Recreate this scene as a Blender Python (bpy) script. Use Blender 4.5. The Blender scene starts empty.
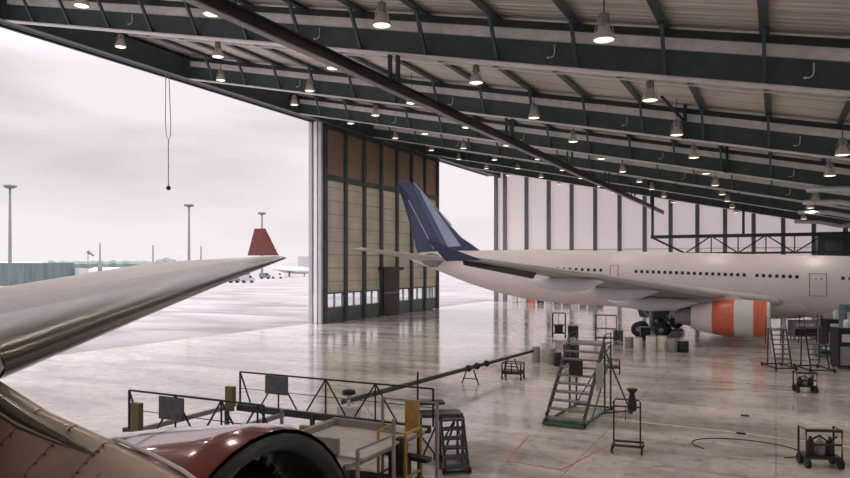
import bpy, math, random
from mathutils import Vector, Matrix
random.seed(7)
C = bpy.context.scene.collection
PI = math.pi

# ------------------------------------------------------------------ materials
M = {}
def mat(name, col, rough=0.5, metal=0.0, var=0.12, scale=3.0, bump=0.0, emit=None, estr=0.0, stretch=(1, 1, 1), coat=0.0):
    m = bpy.data.materials.new(name); m.use_nodes = True
    nt = m.node_tree; b = nt.nodes['Principled BSDF']
    tc = nt.nodes.new('ShaderNodeTexCoord'); mp = nt.nodes.new('ShaderNodeMapping'); mp.inputs['Scale'].default_value = stretch
    nz = nt.nodes.new('ShaderNodeTexNoise'); nz.inputs['Scale'].default_value = scale; nz.inputs['Detail'].default_value = 5
    nt.links.new(tc.outputs['Object'], mp.inputs['Vector']); nt.links.new(mp.outputs['Vector'], nz.inputs['Vector'])
    cr = nt.nodes.new('ShaderNodeValToRGB')
    cr.color_ramp.elements[0].position = 0.3; cr.color_ramp.elements[1].position = 0.7
    cr.color_ramp.elements[0].color = tuple(c * (1 - var) for c in col) + (1,)
    cr.color_ramp.elements[1].color = tuple(min(1, c * (1 + var)) for c in col) + (1,)
    nt.links.new(nz.outputs['Fac'], cr.inputs['Fac']); nt.links.new(cr.outputs['Color'], b.inputs['Base Color'])
    b.inputs['Roughness'].default_value = rough; b.inputs['Metallic'].default_value = metal
    b.inputs['Coat Weight'].default_value = coat
    if bump:
        bp = nt.nodes.new('ShaderNodeBump'); bp.inputs['Strength'].default_value = bump; bp.inputs['Distance'].default_value = 0.02
        nt.links.new(nz.outputs['Fac'], bp.inputs['Height']); nt.links.new(bp.outputs['Normal'], b.inputs['Normal'])
    if emit:
        b.inputs['Emission Color'].default_value = emit + (1,); b.inputs['Emission Strength'].default_value = estr
    M[name] = m
    return m

def corrugated(name, col, axis, freq, rough=0.55, depth=0.03, sheet=None):
    m = mat(name, col, rough, 0, 0.14, 0.35)
    nt = m.node_tree; b = nt.nodes['Principled BSDF']
    geo = nt.nodes.new('ShaderNodeNewGeometry'); sep = nt.nodes.new('ShaderNodeSeparateXYZ')
    nt.links.new(geo.outputs['Position'], sep.inputs[0])
    mu = nt.nodes.new('ShaderNodeMath'); mu.operation = 'MULTIPLY'; mu.inputs[1].default_value = freq
    nt.links.new(sep.outputs[axis], mu.inputs[0])
    sn = nt.nodes.new('ShaderNodeMath'); sn.operation = 'SINE'; nt.links.new(mu.outputs[0], sn.inputs[0])
    bp = nt.nodes.new('ShaderNodeBump'); bp.inputs['Strength'].default_value = 0.8; bp.inputs['Distance'].default_value = depth
    nt.links.new(sn.outputs[0], bp.inputs['Height']); nt.links.new(bp.outputs['Normal'], b.inputs['Normal'])
    if sheet:   # seams between the sheets
        m2 = nt.nodes.new('ShaderNodeMath'); m2.operation = 'DIVIDE'; m2.inputs[1].default_value = sheet
        nt.links.new(sep.outputs[axis], m2.inputs[0])
        fr = nt.nodes.new('ShaderNodeMath'); fr.operation = 'FRACT'; nt.links.new(m2.outputs[0], fr.inputs[0])
        lt = nt.nodes.new('ShaderNodeMath'); lt.operation = 'LESS_THAN'; lt.inputs[1].default_value = 0.06
        nt.links.new(fr.outputs[0], lt.inputs[0])
        mx = nt.nodes.new('ShaderNodeMix'); mx.data_type = 'RGBA'; mx.blend_type = 'MULTIPLY'
        mx.inputs[7].default_value = (0.55, 0.53, 0.5, 1)
        src = b.inputs['Base Color'].links[0].from_socket
        nt.links.new(lt.outputs[0], mx.inputs[0]); nt.links.new(src, mx.inputs[6]); nt.links.new(mx.outputs[2], b.inputs['Base Color'])
    return m

mat('girder_teal', (0.052, 0.082, 0.082), 0.45, 0, 0.15, 1.5)
mat('steel_dark', (0.025, 0.036, 0.038), 0.5, 0, 0.2, 2)
mat('light_duct', (0.74, 0.72, 0.70), 0.45, 0, 0.12, 2)
mat('flange_light', (0.68, 0.67, 0.66), 0.4, 0, 0.12, 2)
mat('teal_pale', (0.34, 0.42, 0.41), 0.5, 0, 0.2, 1)
mat('crane_brown', (0.016, 0.013, 0.014), 0.5, 0, 0.2, 2)
mat('post_grey', (0.15, 0.17, 0.18), 0.5, 0, 0.15, 1)
mat('leaf_edge', (0.50, 0.50, 0.56), 0.45, 0, 0.08, 1)
mat('leaf_white', (0.85, 0.85, 0.88), 0.45, 0, 0.05, 1)
mat('leaf_dark', (0.06, 0.08, 0.085), 0.5, 0, 0.15, 1)
mat('leaf_skirt', (0.10, 0.135, 0.14), 0.45, 0, 0.15, 1)
corrugated('leaf_beige', (0.62, 0.59, 0.485), 2, 9, 0.6, 0.02, sheet=1.55)
mat('leaf_brown', (0.33, 0.215, 0.17), 0.6, 0, 0.1, 0.6)
mat('pane', (0.75, 0.8, 0.82), 0.1, 0, 0.05, 1)
mat('door_dark', (0.035, 0.025, 0.025), 0.5, 0, 0.2, 1)
mat('plane_white', (0.82, 0.745, 0.74), 0.48, 0, 0.04, 0.5)
mat('plane_grey', (0.56, 0.54, 0.54), 0.32, 0, 0.06, 0.8)
mat('wing_under', (0.2, 0.22, 0.21), 0.4, 0, 0.1, 0.8)
mat('wing_grey', (0.30, 0.31, 0.30), 0.42, 0, 0.1, 0.8)
mat('aileron_dark', (0.05, 0.06, 0.055), 0.5, 0, 0.2, 0.8)
mat('navy', (0.025, 0.045, 0.12), 0.3, 0, 0.15, 0.6, coat=0.3)
mat('blue_stripe', (0.40, 0.47, 0.68), 0.3, 0, 0.1, 0.6)
mat('blue_mid', (0.07, 0.12, 0.25), 0.3, 0, 0.1, 0.6)
mat('orange', (0.68, 0.145, 0.08), 0.35, 0, 0.08, 2, coat=0.2)
mat('cowl_white', (0.68, 0.68, 0.66), 0.3, 0, 0.05, 2)
mat('cowl_red', (0.27, 0.05, 0.04), 0.16, 0.15, 0.12, 1.2, coat=0.6)
mat('winglet_red', (0.24, 0.045, 0.04), 0.35, 0, 0.1, 1.2)
mat('bare_metal', (0.13, 0.115, 0.085), 0.24, 0.85, 0.14, 1.6, bump=0.05)
mat('tan_metal', (0.38, 0.275, 0.21), 0.32, 0.45, 0.14, 1.8, bump=0.05)
mat('wing_top', (0.78, 0.72, 0.73), 0.6, 0, 0.06, 0.5, stretch=(1, .4, 1))
mat('wing_panel', (0.40, 0.37, 0.35), 0.36, 0.1, 0.08, 0.8)
mat('inlet_dark', (0.035, 0.045, 0.042), 0.4, 0.2, 0.15, 2)
mat('fan_black', (0.015, 0.02, 0.022), 0.35, 0.5, 0.2, 4)
mat('chrome', (0.75, 0.78, 0.78), 0.18, 0.9, 0.05, 2)
mat('rubber', (0.018, 0.018, 0.018), 0.75, 0, 0.2, 6)
mat('glass_dark', (0.03, 0.035, 0.045), 0.15, 0, 0.1, 2)
mat('seam', (0.13, 0.11, 0.11), 0.5, 0, 0.1, 2)
mat('stair_steel', (0.075, 0.07, 0.07), 0.5, 0.2, 0.25, 4)
mat('tread', (0.24, 0.23, 0.22), 0.55, 0.2, 0.2, 5)
mat('stair_green', (0.05, 0.11, 0.10), 0.5, 0, 0.2, 4)
mat('panel_cream', (0.42, 0.42, 0.36), 0.5, 0, 0.1, 4)
mat('equip_black', (0.016, 0.015, 0.015), 0.5, 0.1, 0.25, 5)
mat('equip_brown', (0.035, 0.022, 0.02), 0.45, 0.2, 0.25, 5)
mat('yellow', (0.42, 0.27, 0.06), 0.5, 0, 0.2, 4)
mat('olive', (0.16, 0.145, 0.05), 0.5, 0, 0.2, 4)
mat('dock_grey', (0.30, 0.28, 0.26), 0.55, 0, 0.15, 3)
mat('dock_deck', (0.48, 0.43, 0.39), 0.6, 0, 0.15, 3)
mat('board_grey', (0.10, 0.115, 0.13), 0.5, 0, 0.35, 5)
mat('machine_white', (0.62, 0.64, 0.65), 0.4, 0, 0.1, 4)
mat('drum_white', (0.72, 0.69, 0.64), 0.4, 0, 0.1, 4)
mat('drum_grey', (0.28, 0.27, 0.26), 0.5, 0, 0.2, 4)
mat('blue_machine', (0.09, 0.15, 0.19), 0.4, 0, 0.2, 3)
mat('lamp_alu', (0.62, 0.60, 0.56), 0.35, 0.2, 0.1, 5)
mat('lamp_lens', (0.9, 0.8, 0.65), 0.3, 0, 0.02, 1, emit=(1.0, 0.80, 0.56), estr=1.1)
mat('rope', (0.35, 0.34, 0.36), 0.7, 0, 0.1, 5)
mat('far_teal', (0.10, 0.145, 0.145), 0.7, 0, 0.25, 0.35, stretch=(3, 3, .3))
mat('far_white', (0.66, 0.65, 0.67), 0.5, 0, 0.04, 0.3)
mat('far_pale', (0.42, 0.42, 0.44), 0.6, 0, 0.1, 0.1)  # pale far tones carry the distance haze in their colour
mat('far_mid', (0.16, 0.18, 0.19), 0.6, 0, 0.15, 0.2)
mat('far_green', (0.12, 0.155, 0.145), 0.9, 0, 0.25, 0.25)
mat('mast_grey', (0.18, 0.21, 0.225), 0.6, 0, 0.1, 1)
mat('red_paint', (0.50, 0.10, 0.07), 0.5, 0, 0.25, 5)
mat('yellow_paint', (0.68, 0.52, 0.33), 0.5, 0, 0.2, 4)
mat('pale_paint', (0.62, 0.58, 0.50), 0.5, 0, 0.2, 4)
mat('silver_duct', (0.62, 0.66, 0.66), 0.35, 0.4, 0.1, 3)
corrugated('roof_deck', (0.66, 0.615, 0.555), 1, 14, 0.6, 0.04, sheet=2.2)

b_ = M['pane'].node_tree.nodes['Principled BSDF']; b_.inputs['Transmission Weight'].default_value = 1.0; b_.inputs['IOR'].default_value = 1.1; b_.inputs['Roughness'].default_value = .05
def wall_material():
    m = bpy.data.materials.new('wall_panels'); m.use_nodes = True; nt = m.node_tree
    b = nt.nodes['Principled BSDF']; out = nt.nodes['Material Output']
    geo = nt.nodes.new('ShaderNodeNewGeometry')
    nz = nt.nodes.new('ShaderNodeTexNoise'); nz.inputs['Scale'].default_value = 0.25; nz.inputs['Detail'].default_value = 4
    nt.links.new(geo.outputs['Position'], nz.inputs['Vector'])
    cr = nt.nodes.new('ShaderNodeValToRGB'); cr.color_ramp.elements[0].color = (.80, .765, .75, 1); cr.color_ramp.elements[1].color = (.9, .87, .86, 1)
    nt.links.new(nz.outputs['Fac'], cr.inputs['Fac']); nt.links.new(cr.outputs['Color'], b.inputs['Base Color'])
    b.inputs['Roughness'].default_value = 0.5
    tr = nt.nodes.new('ShaderNodeBsdfTranslucent'); tr.inputs['Color'].default_value = (.92, .89, .88, 1)
    mx = nt.nodes.new('ShaderNodeMixShader'); mx.inputs[0].default_value = 0.55
    nt.links.new(b.outputs[0], mx.inputs[1]); nt.links.new(tr.outputs[0], mx.inputs[2]); nt.links.new(mx.outputs[0], out.inputs['Surface'])
    M['wall_panels'] = m
wall_material()

def floor_material(name, c0, c1, rough, streak, inside):
    m = bpy.data.materials.new(name); m.use_nodes = True; nt = m.node_tree; b = nt.nodes['Principled BSDF']
    geo = nt.nodes.new('ShaderNodeNewGeometry')
    mp = nt.nodes.new('ShaderNodeMapping'); mp.inputs['Scale'].default_value = streak
    mp.inputs['Rotation'].default_value = (0, 0, -0.35)
    nt.links.new(geo.outputs['Position'], mp.inputs['Vector'])
    nz = nt.nodes.new('ShaderNodeTexNoise'); nz.inputs['Scale'].default_value = 1.0; nz.inputs['Detail'].default_value = 7; nz.inputs['Roughness'].default_value = 0.62
    nz.inputs['Distortion'].default_value = 0.6
    nt.links.new(mp.outputs['Vector'], nz.inputs['Vector'])
    cr = nt.nodes.new('ShaderNodeValToRGB'); cr.color_ramp.elements[0].position = 0.36; cr.color_ramp.elements[1].position = 0.6
    cr.color_ramp.elements[0].color = c0 + (1,); cr.color_ramp.elements[1].color = c1 + (1,)
    nt.links.new(nz.outputs['Fac'], cr.inputs['Fac'])
    col = cr.outputs['Color']
    if inside:
        n2 = nt.nodes.new('ShaderNodeTexNoise'); n2.inputs['Scale'].default_value = 1.6; n2.inputs['Detail'].default_value = 8; n2.inputs['Roughness'].default_value = 0.7
        nt.links.new(geo.outputs['Position'], n2.inputs['Vector'])
        c2 = nt.nodes.new('ShaderNodeValToRGB'); c2.color_ramp.elements[0].position = 0.33; c2.color_ramp.elements[1].position = 0.52
        c2.color_ramp.elements[0].color = (.62, .6, .57, 1); c2.color_ramp.elements[1].color = (1, 1, 1, 1)
        nt.links.new(n2.outputs['Fac'], c2.inputs['Fac'])
        mx = nt.nodes.new('ShaderNodeMix'); mx.data_type = 'RGBA'; mx.blend_type = 'MULTIPLY'; mx.inputs[0].default_value = 1
        nt.links.new(col, mx.inputs[6]); nt.links.new(c2.outputs['Color'], mx.inputs[7]); col = mx.outputs[2]
        # joints between the concrete bays
        br = nt.nodes.new('ShaderNodeTexBrick'); br.offset = 0; br.inputs['Scale'].default_value = 1.0
        br.inputs['Brick Width'].default_value = 6.0; br.inputs['Row Height'].default_value = 6.0; br.inputs['Mortar Size'].default_value = 0.018
        br.inputs['Color1'].default_value = (1, 1, 1, 1); br.inputs['Color2'].default_value = (.95, .95, .95, 1); br.inputs['Mortar'].default_value = (.6, .56, .52, 1)
        nt.links.new(geo.outputs['Position'], br.inputs['Vector'])
        m3 = nt.nodes.new('ShaderNodeMix'); m3.data_type = 'RGBA'; m3.blend_type = 'MULTIPLY'; m3.inputs[0].default_value = 1
        nt.links.new(col, m3.inputs[6]); nt.links.new(br.outputs['Color'], m3.inputs[7]); col = m3.outputs[2]
    nt.links.new(col, b.inputs['Base Color'])
    mr = nt.nodes.new('ShaderNodeMapRange'); mr.inputs['To Min'].default_value = rough[0]; mr.inputs['To Max'].default_value = rough[1]
    nt.links.new(nz.outputs['Fac'], mr.inputs['Value']); nt.links.new(mr.outputs[0], b.inputs['Roughness'])
    bp = nt.nodes.new('ShaderNodeBump'); bp.inputs['Strength'].default_value = 0.12; bp.inputs['Distance'].default_value = 0.02
    nt.links.new(nz.outputs['Fac'], bp.inputs['Height']); nt.links.new(bp.outputs['Normal'], b.inputs['Normal'])
    b.inputs['IOR'].default_value = 2.0 if inside else 1.45
    M[name] = m
floor_material('floor_concrete', (0.40, 0.365, 0.34), (0.76, 0.695, 0.65), (0.04, 0.20), (0.10, 0.34, 1), True)
floor_material('apron', (0.12, 0.11, 0.116), (0.29, 0.267, 0.278), (0.45, 0.7), (0.05, 0.16, 1), False)

# ------------------------------------------------------------------ mesh helpers
def V(*a): return Vector(a)
class MB:
    def __init__(s): s.v = []; s.f = []; s.sm = []
    def add(s, vs, fs, smooth=False):
        n = len(s.v); s.v += [tuple(v) for v in vs]; s.f += [tuple(i + n for i in f) for f in fs]; s.sm += [smooth] * len(fs); return s
    def box(s, x0, x1, y0, y1, z0, z1):
        vs = [(x, y, z) for x in (x0, x1) for y in (y0, y1) for z in (z0, z1)]
        return s.add(vs, [(0, 1, 3, 2), (4, 6, 7, 5), (0, 4, 5, 1), (2, 3, 7, 6), (0, 2, 6, 4), (1, 5, 7, 3)])
    def cbox(s, c, d): return s.box(c[0] - d[0] / 2, c[0] + d[0] / 2, c[1] - d[1] / 2, c[1] + d[1] / 2, c[2] - d[2] / 2, c[2] + d[2] / 2)
    def bar(s, p, q, w, h=None, up=(0, 0, 1)):
        p = Vector(p); q = Vector(q); h = h or w; d = (q - p).normalized(); up = Vector(up)
        if abs(d.dot(up)) > 0.98: up = Vector((0, 1, 0))
        a = d.cross(up).normalized() * w / 2; b = a.cross(d).normalized() * h / 2
        vs = [e + i * a + j * b for e in (p, q) for i, j in ((-1, -1), (1, -1), (1, 1), (-1, 1))]
        return s.add(vs, [(3, 2, 1, 0), (4, 5, 6, 7), (0, 1, 5, 4), (1, 2, 6, 5), (2, 3, 7, 6), (3, 0, 4, 7)])
    def tube(s, pts, r, n=8, caps=True):
        pts = [Vector(p) for p in pts]; rs = r if isinstance(r, (list, tuple)) else [r] * len(pts)
        rings = []
        for i, p in enumerate(pts):
            d = (pts[min(i + 1, len(pts) - 1)] - pts[max(i - 1, 0)]).normalized()
            up = Vector((0, 0, 1)) if abs(d.z) < 0.9 else Vector((0, 1, 0))
            a = d.cross(up).normalized(); b = a.cross(d).normalized()
            rings.append([p + rs[i] * (math.cos(t * 2 * PI / n) * a + math.sin(t * 2 * PI / n) * b) for t in range(n)])
        return s.loft(rings, caps)
    def loft(s, rings, caps=True, closed=True, smooth=True):
        n = len(rings[0]); vs = [v for r in rings for v in r]; fs = []
        for i in range(len(rings) - 1):
            for j in range(n if closed else n - 1):
                k = (j + 1) % n
                fs.append((i * n + j, i * n + k, (i + 1) * n + k, (i + 1) * n + j))
        s.add(vs, fs, smooth)
        if caps:
            s.add(rings[0], [tuple(range(n))[::-1]]); s.add(rings[-1], [tuple(range(n))])
        return s
    def rev(s, prof, c, axis='z', n=24, caps=True):     # prof: (r, t) along the axis
        rings = []
        for r, t in prof:
            ring = []
            for k in range(n):
                a = 2 * PI * k / n; u, w = r * math.cos(a), r * math.sin(a)
                if axis == 'z': ring.append(Vector((c[0] + u, c[1] + w, c[2] + t)))
                elif axis == 'x': ring.append(Vector((c[0] + t, c[1] + u, c[2] + w)))
                else: ring.append(Vector((c[0] + w, c[1] + t, c[2] + u)))
            rings.append(ring)
        return s.loft(rings, caps)
    def prism(s, poly, d):           # poly of 3D points, thickened by the vector d
        n = len(poly); a = [Vector(p) for p in poly]; b = [p + Vector(d) for p in a]
        return s.add(a + b, [tuple(range(n))[::-1], tuple(range(n, 2 * n))] + [(i, (i + 1) % n, n + (i + 1) % n, n + i) for i in range(n)])
    def build(s, name, m, parent=None, origin=None):
        if origin is None:
            if parent is not None: origin = (0, 0, 0)
            else:
                xs = [v[0] for v in s.v]; ys = [v[1] for v in s.v]; zs = [v[2] for v in s.v]
                origin = ((min(xs) + max(xs)) / 2, (min(ys) + max(ys)) / 2, min(zs))
        me = bpy.data.meshes.new(name)
        me.from_pydata([(v[0] - origin[0], v[1] - origin[1], v[2] - origin[2]) for v in s.v], [], s.f)
        for p, q in zip(me.polygons, s.sm): p.use_smooth = q
        ms = m if isinstance(m, (list, tuple)) else [m]
        for q in ms: me.materials.append(M[q])
        me.validate(); me.update()
        o = bpy.data.objects.new(name, me); C.objects.link(o); o.location = origin
        if parent is not None: o.parent = parent
        return o

def tag(o, label=None, cat=None, group=None, kind=None):
    if label: o['label'] = label
    if cat: o['category'] = cat
    if group: o['group'] = group
    if kind: o['kind'] = kind
    return o
def empty(name, loc=(0, 0, 0), rz=0):
    o = bpy.data.objects.new(name, None); C.objects.link(o); o.location = loc; o.rotation_euler = (0, 0, rz); o.empty_display_size = 0.3
    return o
def kids(o): return [x for x in bpy.data.objects if x.parent == o]
def copy_tree(o, parent=None):
    c = o.copy(); C.objects.link(c)
    if parent is not None: c.parent = parent
    for ch in kids(o): copy_tree(ch, c)
    return c

# ------------------------------------------------------------------ camera
F = 700.0; CAMZ = 6.6; TH = math.atan(351 / F)
cd = bpy.data.cameras.new('camera'); cam = bpy.data.objects.new('camera', cd); C.objects.link(cam)
cam.location = (0, 0, CAMZ); cam.rotation_euler = (PI / 2, 0, TH)
cd.sensor_width = 36; cd.lens = 36 * F / 850; cd.shift_y = 26 / 850; cd.clip_end = 5000; cd.clip_start = 0.1
bpy.context.scene.camera = cam
cT, sT = math.cos(TH), math.sin(TH)
def W(px, f):                     # plan position of a direction and a distance
    r = (px - 425) / F * f
    return Vector((cT * r - sT * f, sT * r + cT * f, 0))
def G(px, y, z=0):                # where a sight line meets the height z
    return W(px, (CAMZ - z) * F / (y - 265)) + Vector((0, 0, z))

# ------------------------------------------------------------------ setting
XD = -47.0; YW = 120.0; XB = 42.0; XV = 8.0
def zb(x): return 22.9 - 0.21 * (min(x, XV) + 47)
tag(MB().box(XD + .0, XB, -30, YW, -.3, 0).build('floor', 'floor_concrete'), kind='structure')
tag(MB().box(-900, XD, -400, 900, -.3, -0.012).build('ground', 'apron'), kind='structure')
tag(MB().box(XD, 300, YW + .4, 900, -.3, -0.012).build('ground', 'apron'), kind='structure')
rf = MB()
RT = 2.12
rf.loft([[V(x, -30, zb(x) + RT), V(x, YW + .3, zb(x) + RT), V(x, YW + .3, zb(x) + RT + .25), V(x, -30, zb(x) + RT + .25)] for x in (XD - .4, XV, XB)], smooth=False)
tag(rf.build('ceiling', 'roof_deck'), kind='structure')

# side wall with posts
wl = empty('wall_right', (0, YW, 0)); tag(wl, kind='structure')
m = MB(); xs = [-45.4 + 4.1 * k for k in range(0, 22)]
m.loft([[V(x, 0.1, 0), V(x, .3, 0), V(x, .3, zb(x) + RT), V(x, 0.1, zb(x) + RT)] for x in (-46.0, XV, XB)], smooth=False)
m.build('wall_panel', 'wall_panels', wl)
px_ = [-45.6, -43.9] + [-43.9 + 4.08 * k for k in range(1, 21)]
for x in px_:
    MB().box(x - .3, x + .3, -.45, .1, 0, zb(x) + RT - .15).build('wall_post', 'post_grey', wl)
MB().box(-45.6, XB, -.06, .12, 9.2, 9.32).build('wall_rail', 'leaf_edge', wl)
MB().box(-45.6, XB, -.06, .12, 15.6, 15.7).build('wall_rail', 'leaf_edge', wl) if False else None
tag(MB().box(XB, XB + .3, -30, YW + .3, 0, zb(XB) + RT).build('wall_back', 'wall_panels'), kind='structure')

# door header
hd = empty('trim_1', (XD, 60, 22.9)); tag(hd, kind='structure')
def pm(name, m, parent, fn):
    b = MB(); fn(b); o = b.build(name, m, parent); 
    o.location = -Vector(parent.location); return o
pm('header_beam', 'girder_teal', hd, lambda b: b.box(-47.5, -46.9, -30, YW, 23.2, 25.1))
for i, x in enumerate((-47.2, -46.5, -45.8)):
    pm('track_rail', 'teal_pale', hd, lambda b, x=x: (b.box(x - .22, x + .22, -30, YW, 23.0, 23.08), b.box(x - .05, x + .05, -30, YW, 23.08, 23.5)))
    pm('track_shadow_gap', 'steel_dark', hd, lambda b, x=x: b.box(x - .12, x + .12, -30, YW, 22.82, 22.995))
pm('header_soffit', 'steel_dark', hd, lambda b: b.box(-46.9, -45.4, -30, YW, 23.5, 23.8))
pm('inner_beam', 'girder_teal', hd, lambda b: (b.box(-44.9, -44.75, -30, YW, 22.5, 24.2), b.box(-45.1, -44.5, -30, YW, 22.42, 22.52)))

# door leaves (stacked)
def leaf(n, x0, full):
    d = empty('door_%d' % n, (x0, 66.6, 0)); tag(d, kind='structure')
    Y0, Y1 = 65.0, 95.2; H = 22.8
    P = lambda name, mt, fn: pm(name, mt, d, fn)
    P('leaf_end_frame', 'leaf_edge' if n != 2 else 'leaf_white', lambda b: b.box(x0, x0 + .42, Y0, Y0 + .35, 0.02, H))
    if not full:
        P('leaf_panel', 'leaf_beige', lambda b: (b.box(x0 + .1, x0 + .3, Y0 + .35, Y1, 3.35, H), b.box(x0 + .1, x0 + .3, Y0 + .35, Y1, .02, 1.65), b.box(x0 + .1, x0 + .3, Y1 - .3, Y1, 1.65, 3.35))); return
    NP = 7; w = (Y1 - Y0 - .8) / NP; xf = x0 + .3
    ys = [Y0 + .8 + w * k for k in range(NP + 1)]
    P('lower_panel', 'leaf_beige', lambda b: b.box(x0 + .1, xf, Y0 + .35, Y1, 3.3, 16.6))
    P('upper_panel', 'leaf_brown', lambda b: b.box(x0 + .1, xf, Y0 + .35, Y1, 16.6, H))
    P('skirt', 'leaf_skirt', lambda b: b.box(x0 + .1, xf + .05, Y0 + .35, Y1, .05, 1.7))
    for k in range(NP):
        if k == 3: continue
        P('window_frame', 'leaf_edge', lambda b, k=k: (b.box(x0 + .1, xf, ys[k] + .2, ys[k] + .5, 1.7, 3.3), b.box(x0 + .1, xf, ys[k + 1] - .5, ys[k + 1] - .2, 1.7, 3.3),
                                                   b.box(x0 + .12, xf, ys[k] + w / 2 - .12, ys[k] + w / 2 + .12, 1.7, 3.3)))
        P('window_pane', 'pane', lambda b, k=k: b.box(x0 + .18, x0 + .24, ys[k] + .5, ys[k + 1] - .5, 1.72, 3.28))
    for y in ys:
        P('leaf_mullion', 'leaf_dark', lambda b, y=y: b.box(xf - .1, xf + .3, y - .26, y + .26, .02, H))
    P('cross_beam', 'leaf_dark', lambda b: b.box(xf, xf + .2, Y0 + .8, Y1, 16.35, 16.95))
    P('cross_beam', 'leaf_dark', lambda b: b.box(xf, xf + .16, Y0 + .8, Y1, H - .7, H))
    P('cross_beam', 'leaf_dark', lambda b: b.box(xf, xf + .14, Y0 + .8, Y1, 3.28, 3.42))
    yd = (ys[3] + ys[4]) / 2
    P('service_door', 'door_dark', lambda b: b.box(xf, xf + .5, yd - 2.1, yd + 2.1, .1, 5.9))
    P('door_hood', 'door_dark', lambda b: b.box(xf, xf + .9, yd - 2.7, yd + 2.6, 5.9, 6.35))
    P('door_bar', 'drum_grey', lambda b: b.box(xf + .5, xf + .56, yd - 2.0, yd + 2.0, 2.9, 3.05))
    P('hanging_lamp_bracket', 'leaf_dark', lambda b: b.box(xf, xf + .5, yd - 4.1, yd - 3.8, 4.3, 5.4)) if False else None
leaf(1, -46.05, True); leaf(2, -46.65, False); leaf(3, -47.35, False)

# ------------------------------------------------------------------ roof steel
GY = [14.0, 28.5, 44.3, 59.6, 74.6, 89.6, 104.6]
PX = [-0.38 - 3.45 * k for k in range(13)]
ORD = ['second', 'third', 'fourth', 'fifth', 'sixth', 'seventh', 'eighth', 'ninth', 'tenth', 'eleventh', 'twelfth', 'thirteenth']
GR = 'deep roof girders crossing the hangar'
nearname = ['closest to the camera, above the near aircraft', 'nearest one crossing the top of the picture', 'second from the camera, above the near dock', 'third from the camera, above the tow boom',
            'fourth from the camera, over the far aircraft wing', 'fifth from the camera, behind the tail fin', 'sixth and farthest, closest to the white wall']
def sl(b, x0, x1, y0, y1, a, c):     # strip following the roof slope between heights a..c above zb
    xs = [x0] + ([XV] if x0 < XV < x1 else []) + [x1]
    b.loft([[V(x, y0, zb(x) + a), V(x, y1, zb(x) + a), V(x, y1, zb(x) + c), V(x, y0, zb(x) + c)] for x in xs], smooth=False)
for gi, y in enumerate(GY):
    g = empty('roof_girder', (XD, y, 22.9)); tag(g, 'dark teal steel roof girder, ' + nearname[gi], 'girder', GR)
    XE = XB - .5
    pm('web', 'girder_teal', g, lambda b: sl(b, -44.4, XE, y - .05, y + .05, .06, 1.12))
    pm('bottom_flange', 'flange_light', g, lambda b: sl(b, -44.4, XE, y - .3, y + .3, 0, .07))
    pm('top_duct', 'light_duct', g, lambda b: sl(b, -44.4, XE, y - .2, y + .2, 1.12, 1.56))
    pm('top_chord', 'steel_dark', g, lambda b: sl(b, -44.4, XE, y - .3, y + .3, 1.56, 1.86))  # dark tone also paints in the shadow band below the roof
    for x in PX:
        if x < -43.5: continue
        pm('knee_brace', 'girder_teal', g, lambda b: b.bar((x, y - 1.15, zb(x) + 1.85), (x, y - .12, zb(x) + .1), .13, .16))
for i, x in enumerate(PX + [3.1, 6.5]):
    b = MB(); z = zb(x)
    b.box(x - .05, x + .05, -8, YW - .5, z + 1.90, z + 2.08); b.box(x - .16, x + .16, -8, YW - .5, z + 1.86, z + 1.91)
    tag(b.build('roof_purlin', 'girder_teal', origin=(x, 50, z + 1.9)), 'slender dark steel roof purlin, %s' % (ORD[i - 1] + ' row in from the right end of the roof steel' if i >= 1 and i < 13 else ['row passing just left of the upper right corner', 'row beyond the right end, first past the corner', 'row beside the valley at the far right'][0 if i == 0 else i - 12]), 'purlin', 'roof purlins')
# light conduit in each bay, parallel with the girders
for i, y in enumerate(GY[:-1]):
    for dy in (3.6, 9.0):
        b = MB(); sl(b, -44, XB - .6, y + dy - .07, y + dy + .07, 1.78, 1.92)
        tag(b.build('ceiling_conduit', 'light_duct'), 'thin pale conduit under the roof, %s one in the %s girder bay from the camera' % ('nearer' if dy < 5 else 'farther', (['first'] + ORD)[i]), 'pipe', 'ceiling conduits')
# valley beam and ducts at the right
b = MB(); b.box(XV - .9, XV - .75, -8, YW - .5, zb(XV) + .35, zb(XV) + 1.25); b.box(XV - 1.05, XV - .6, -8, YW - .5, zb(XV) + .27, zb(XV) + .36)
# crane rail
cx, cz = -16.0, CAMZ + 8.05
cr = empty('crane_rail_beam', (cx, 60, cz)); tag(cr, 'long dark brown crane rail beam slanting across the whole roof under the girders', 'crane rail')
pm('beam', 'crane_brown', cr, lambda b: (b.box(cx - .08, cx + .08, 10, 116.5, cz + .05, cz + .5), b.box(cx - .16, cx + .16, 10, 116.5, cz + .46, cz + .54)))
pm('running_flange', 'drum_grey', cr, lambda b: b.box(cx - .15, cx + .15, 10, 116.5, cz, cz + .06))
for y in GY:
    for s in (-.12, .3):
        pm('hanger', 'steel_dark', cr, lambda b: b.box(cx + s - .07, cx + s + .07, y - .1, y + .1, cz + .5, zb(cx + s) + .03))
# drop posts of the roof hanging below girders
for k, (x, y, lab) in enumerate([(-4.8, 43.85, 'dark steel drop post with a diagonal brace, in front of the second girder'), (-3.4, 59.15, 'dark steel drop post in front of the third girder'),
                                (-1.7, 104.1, 'short dark drop post near the white wall end of the roof')]):
    b = MB(); b.bar((x, y, zb(x) + 2.05), (x, y, zb(x) + .1), .2, .2); b.box(x - .18, x + .18, y - .15, y + .15, zb(x) + .02, zb(x) + .1)
    if k == 0: b.bar((x, y, zb(x) + 1.0), (x - 1.0, y - 2.4, zb(x - 1) + 1.9), .12)
    tag(b.build('drop_post', 'steel_dark'), lab, 'post')

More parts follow.
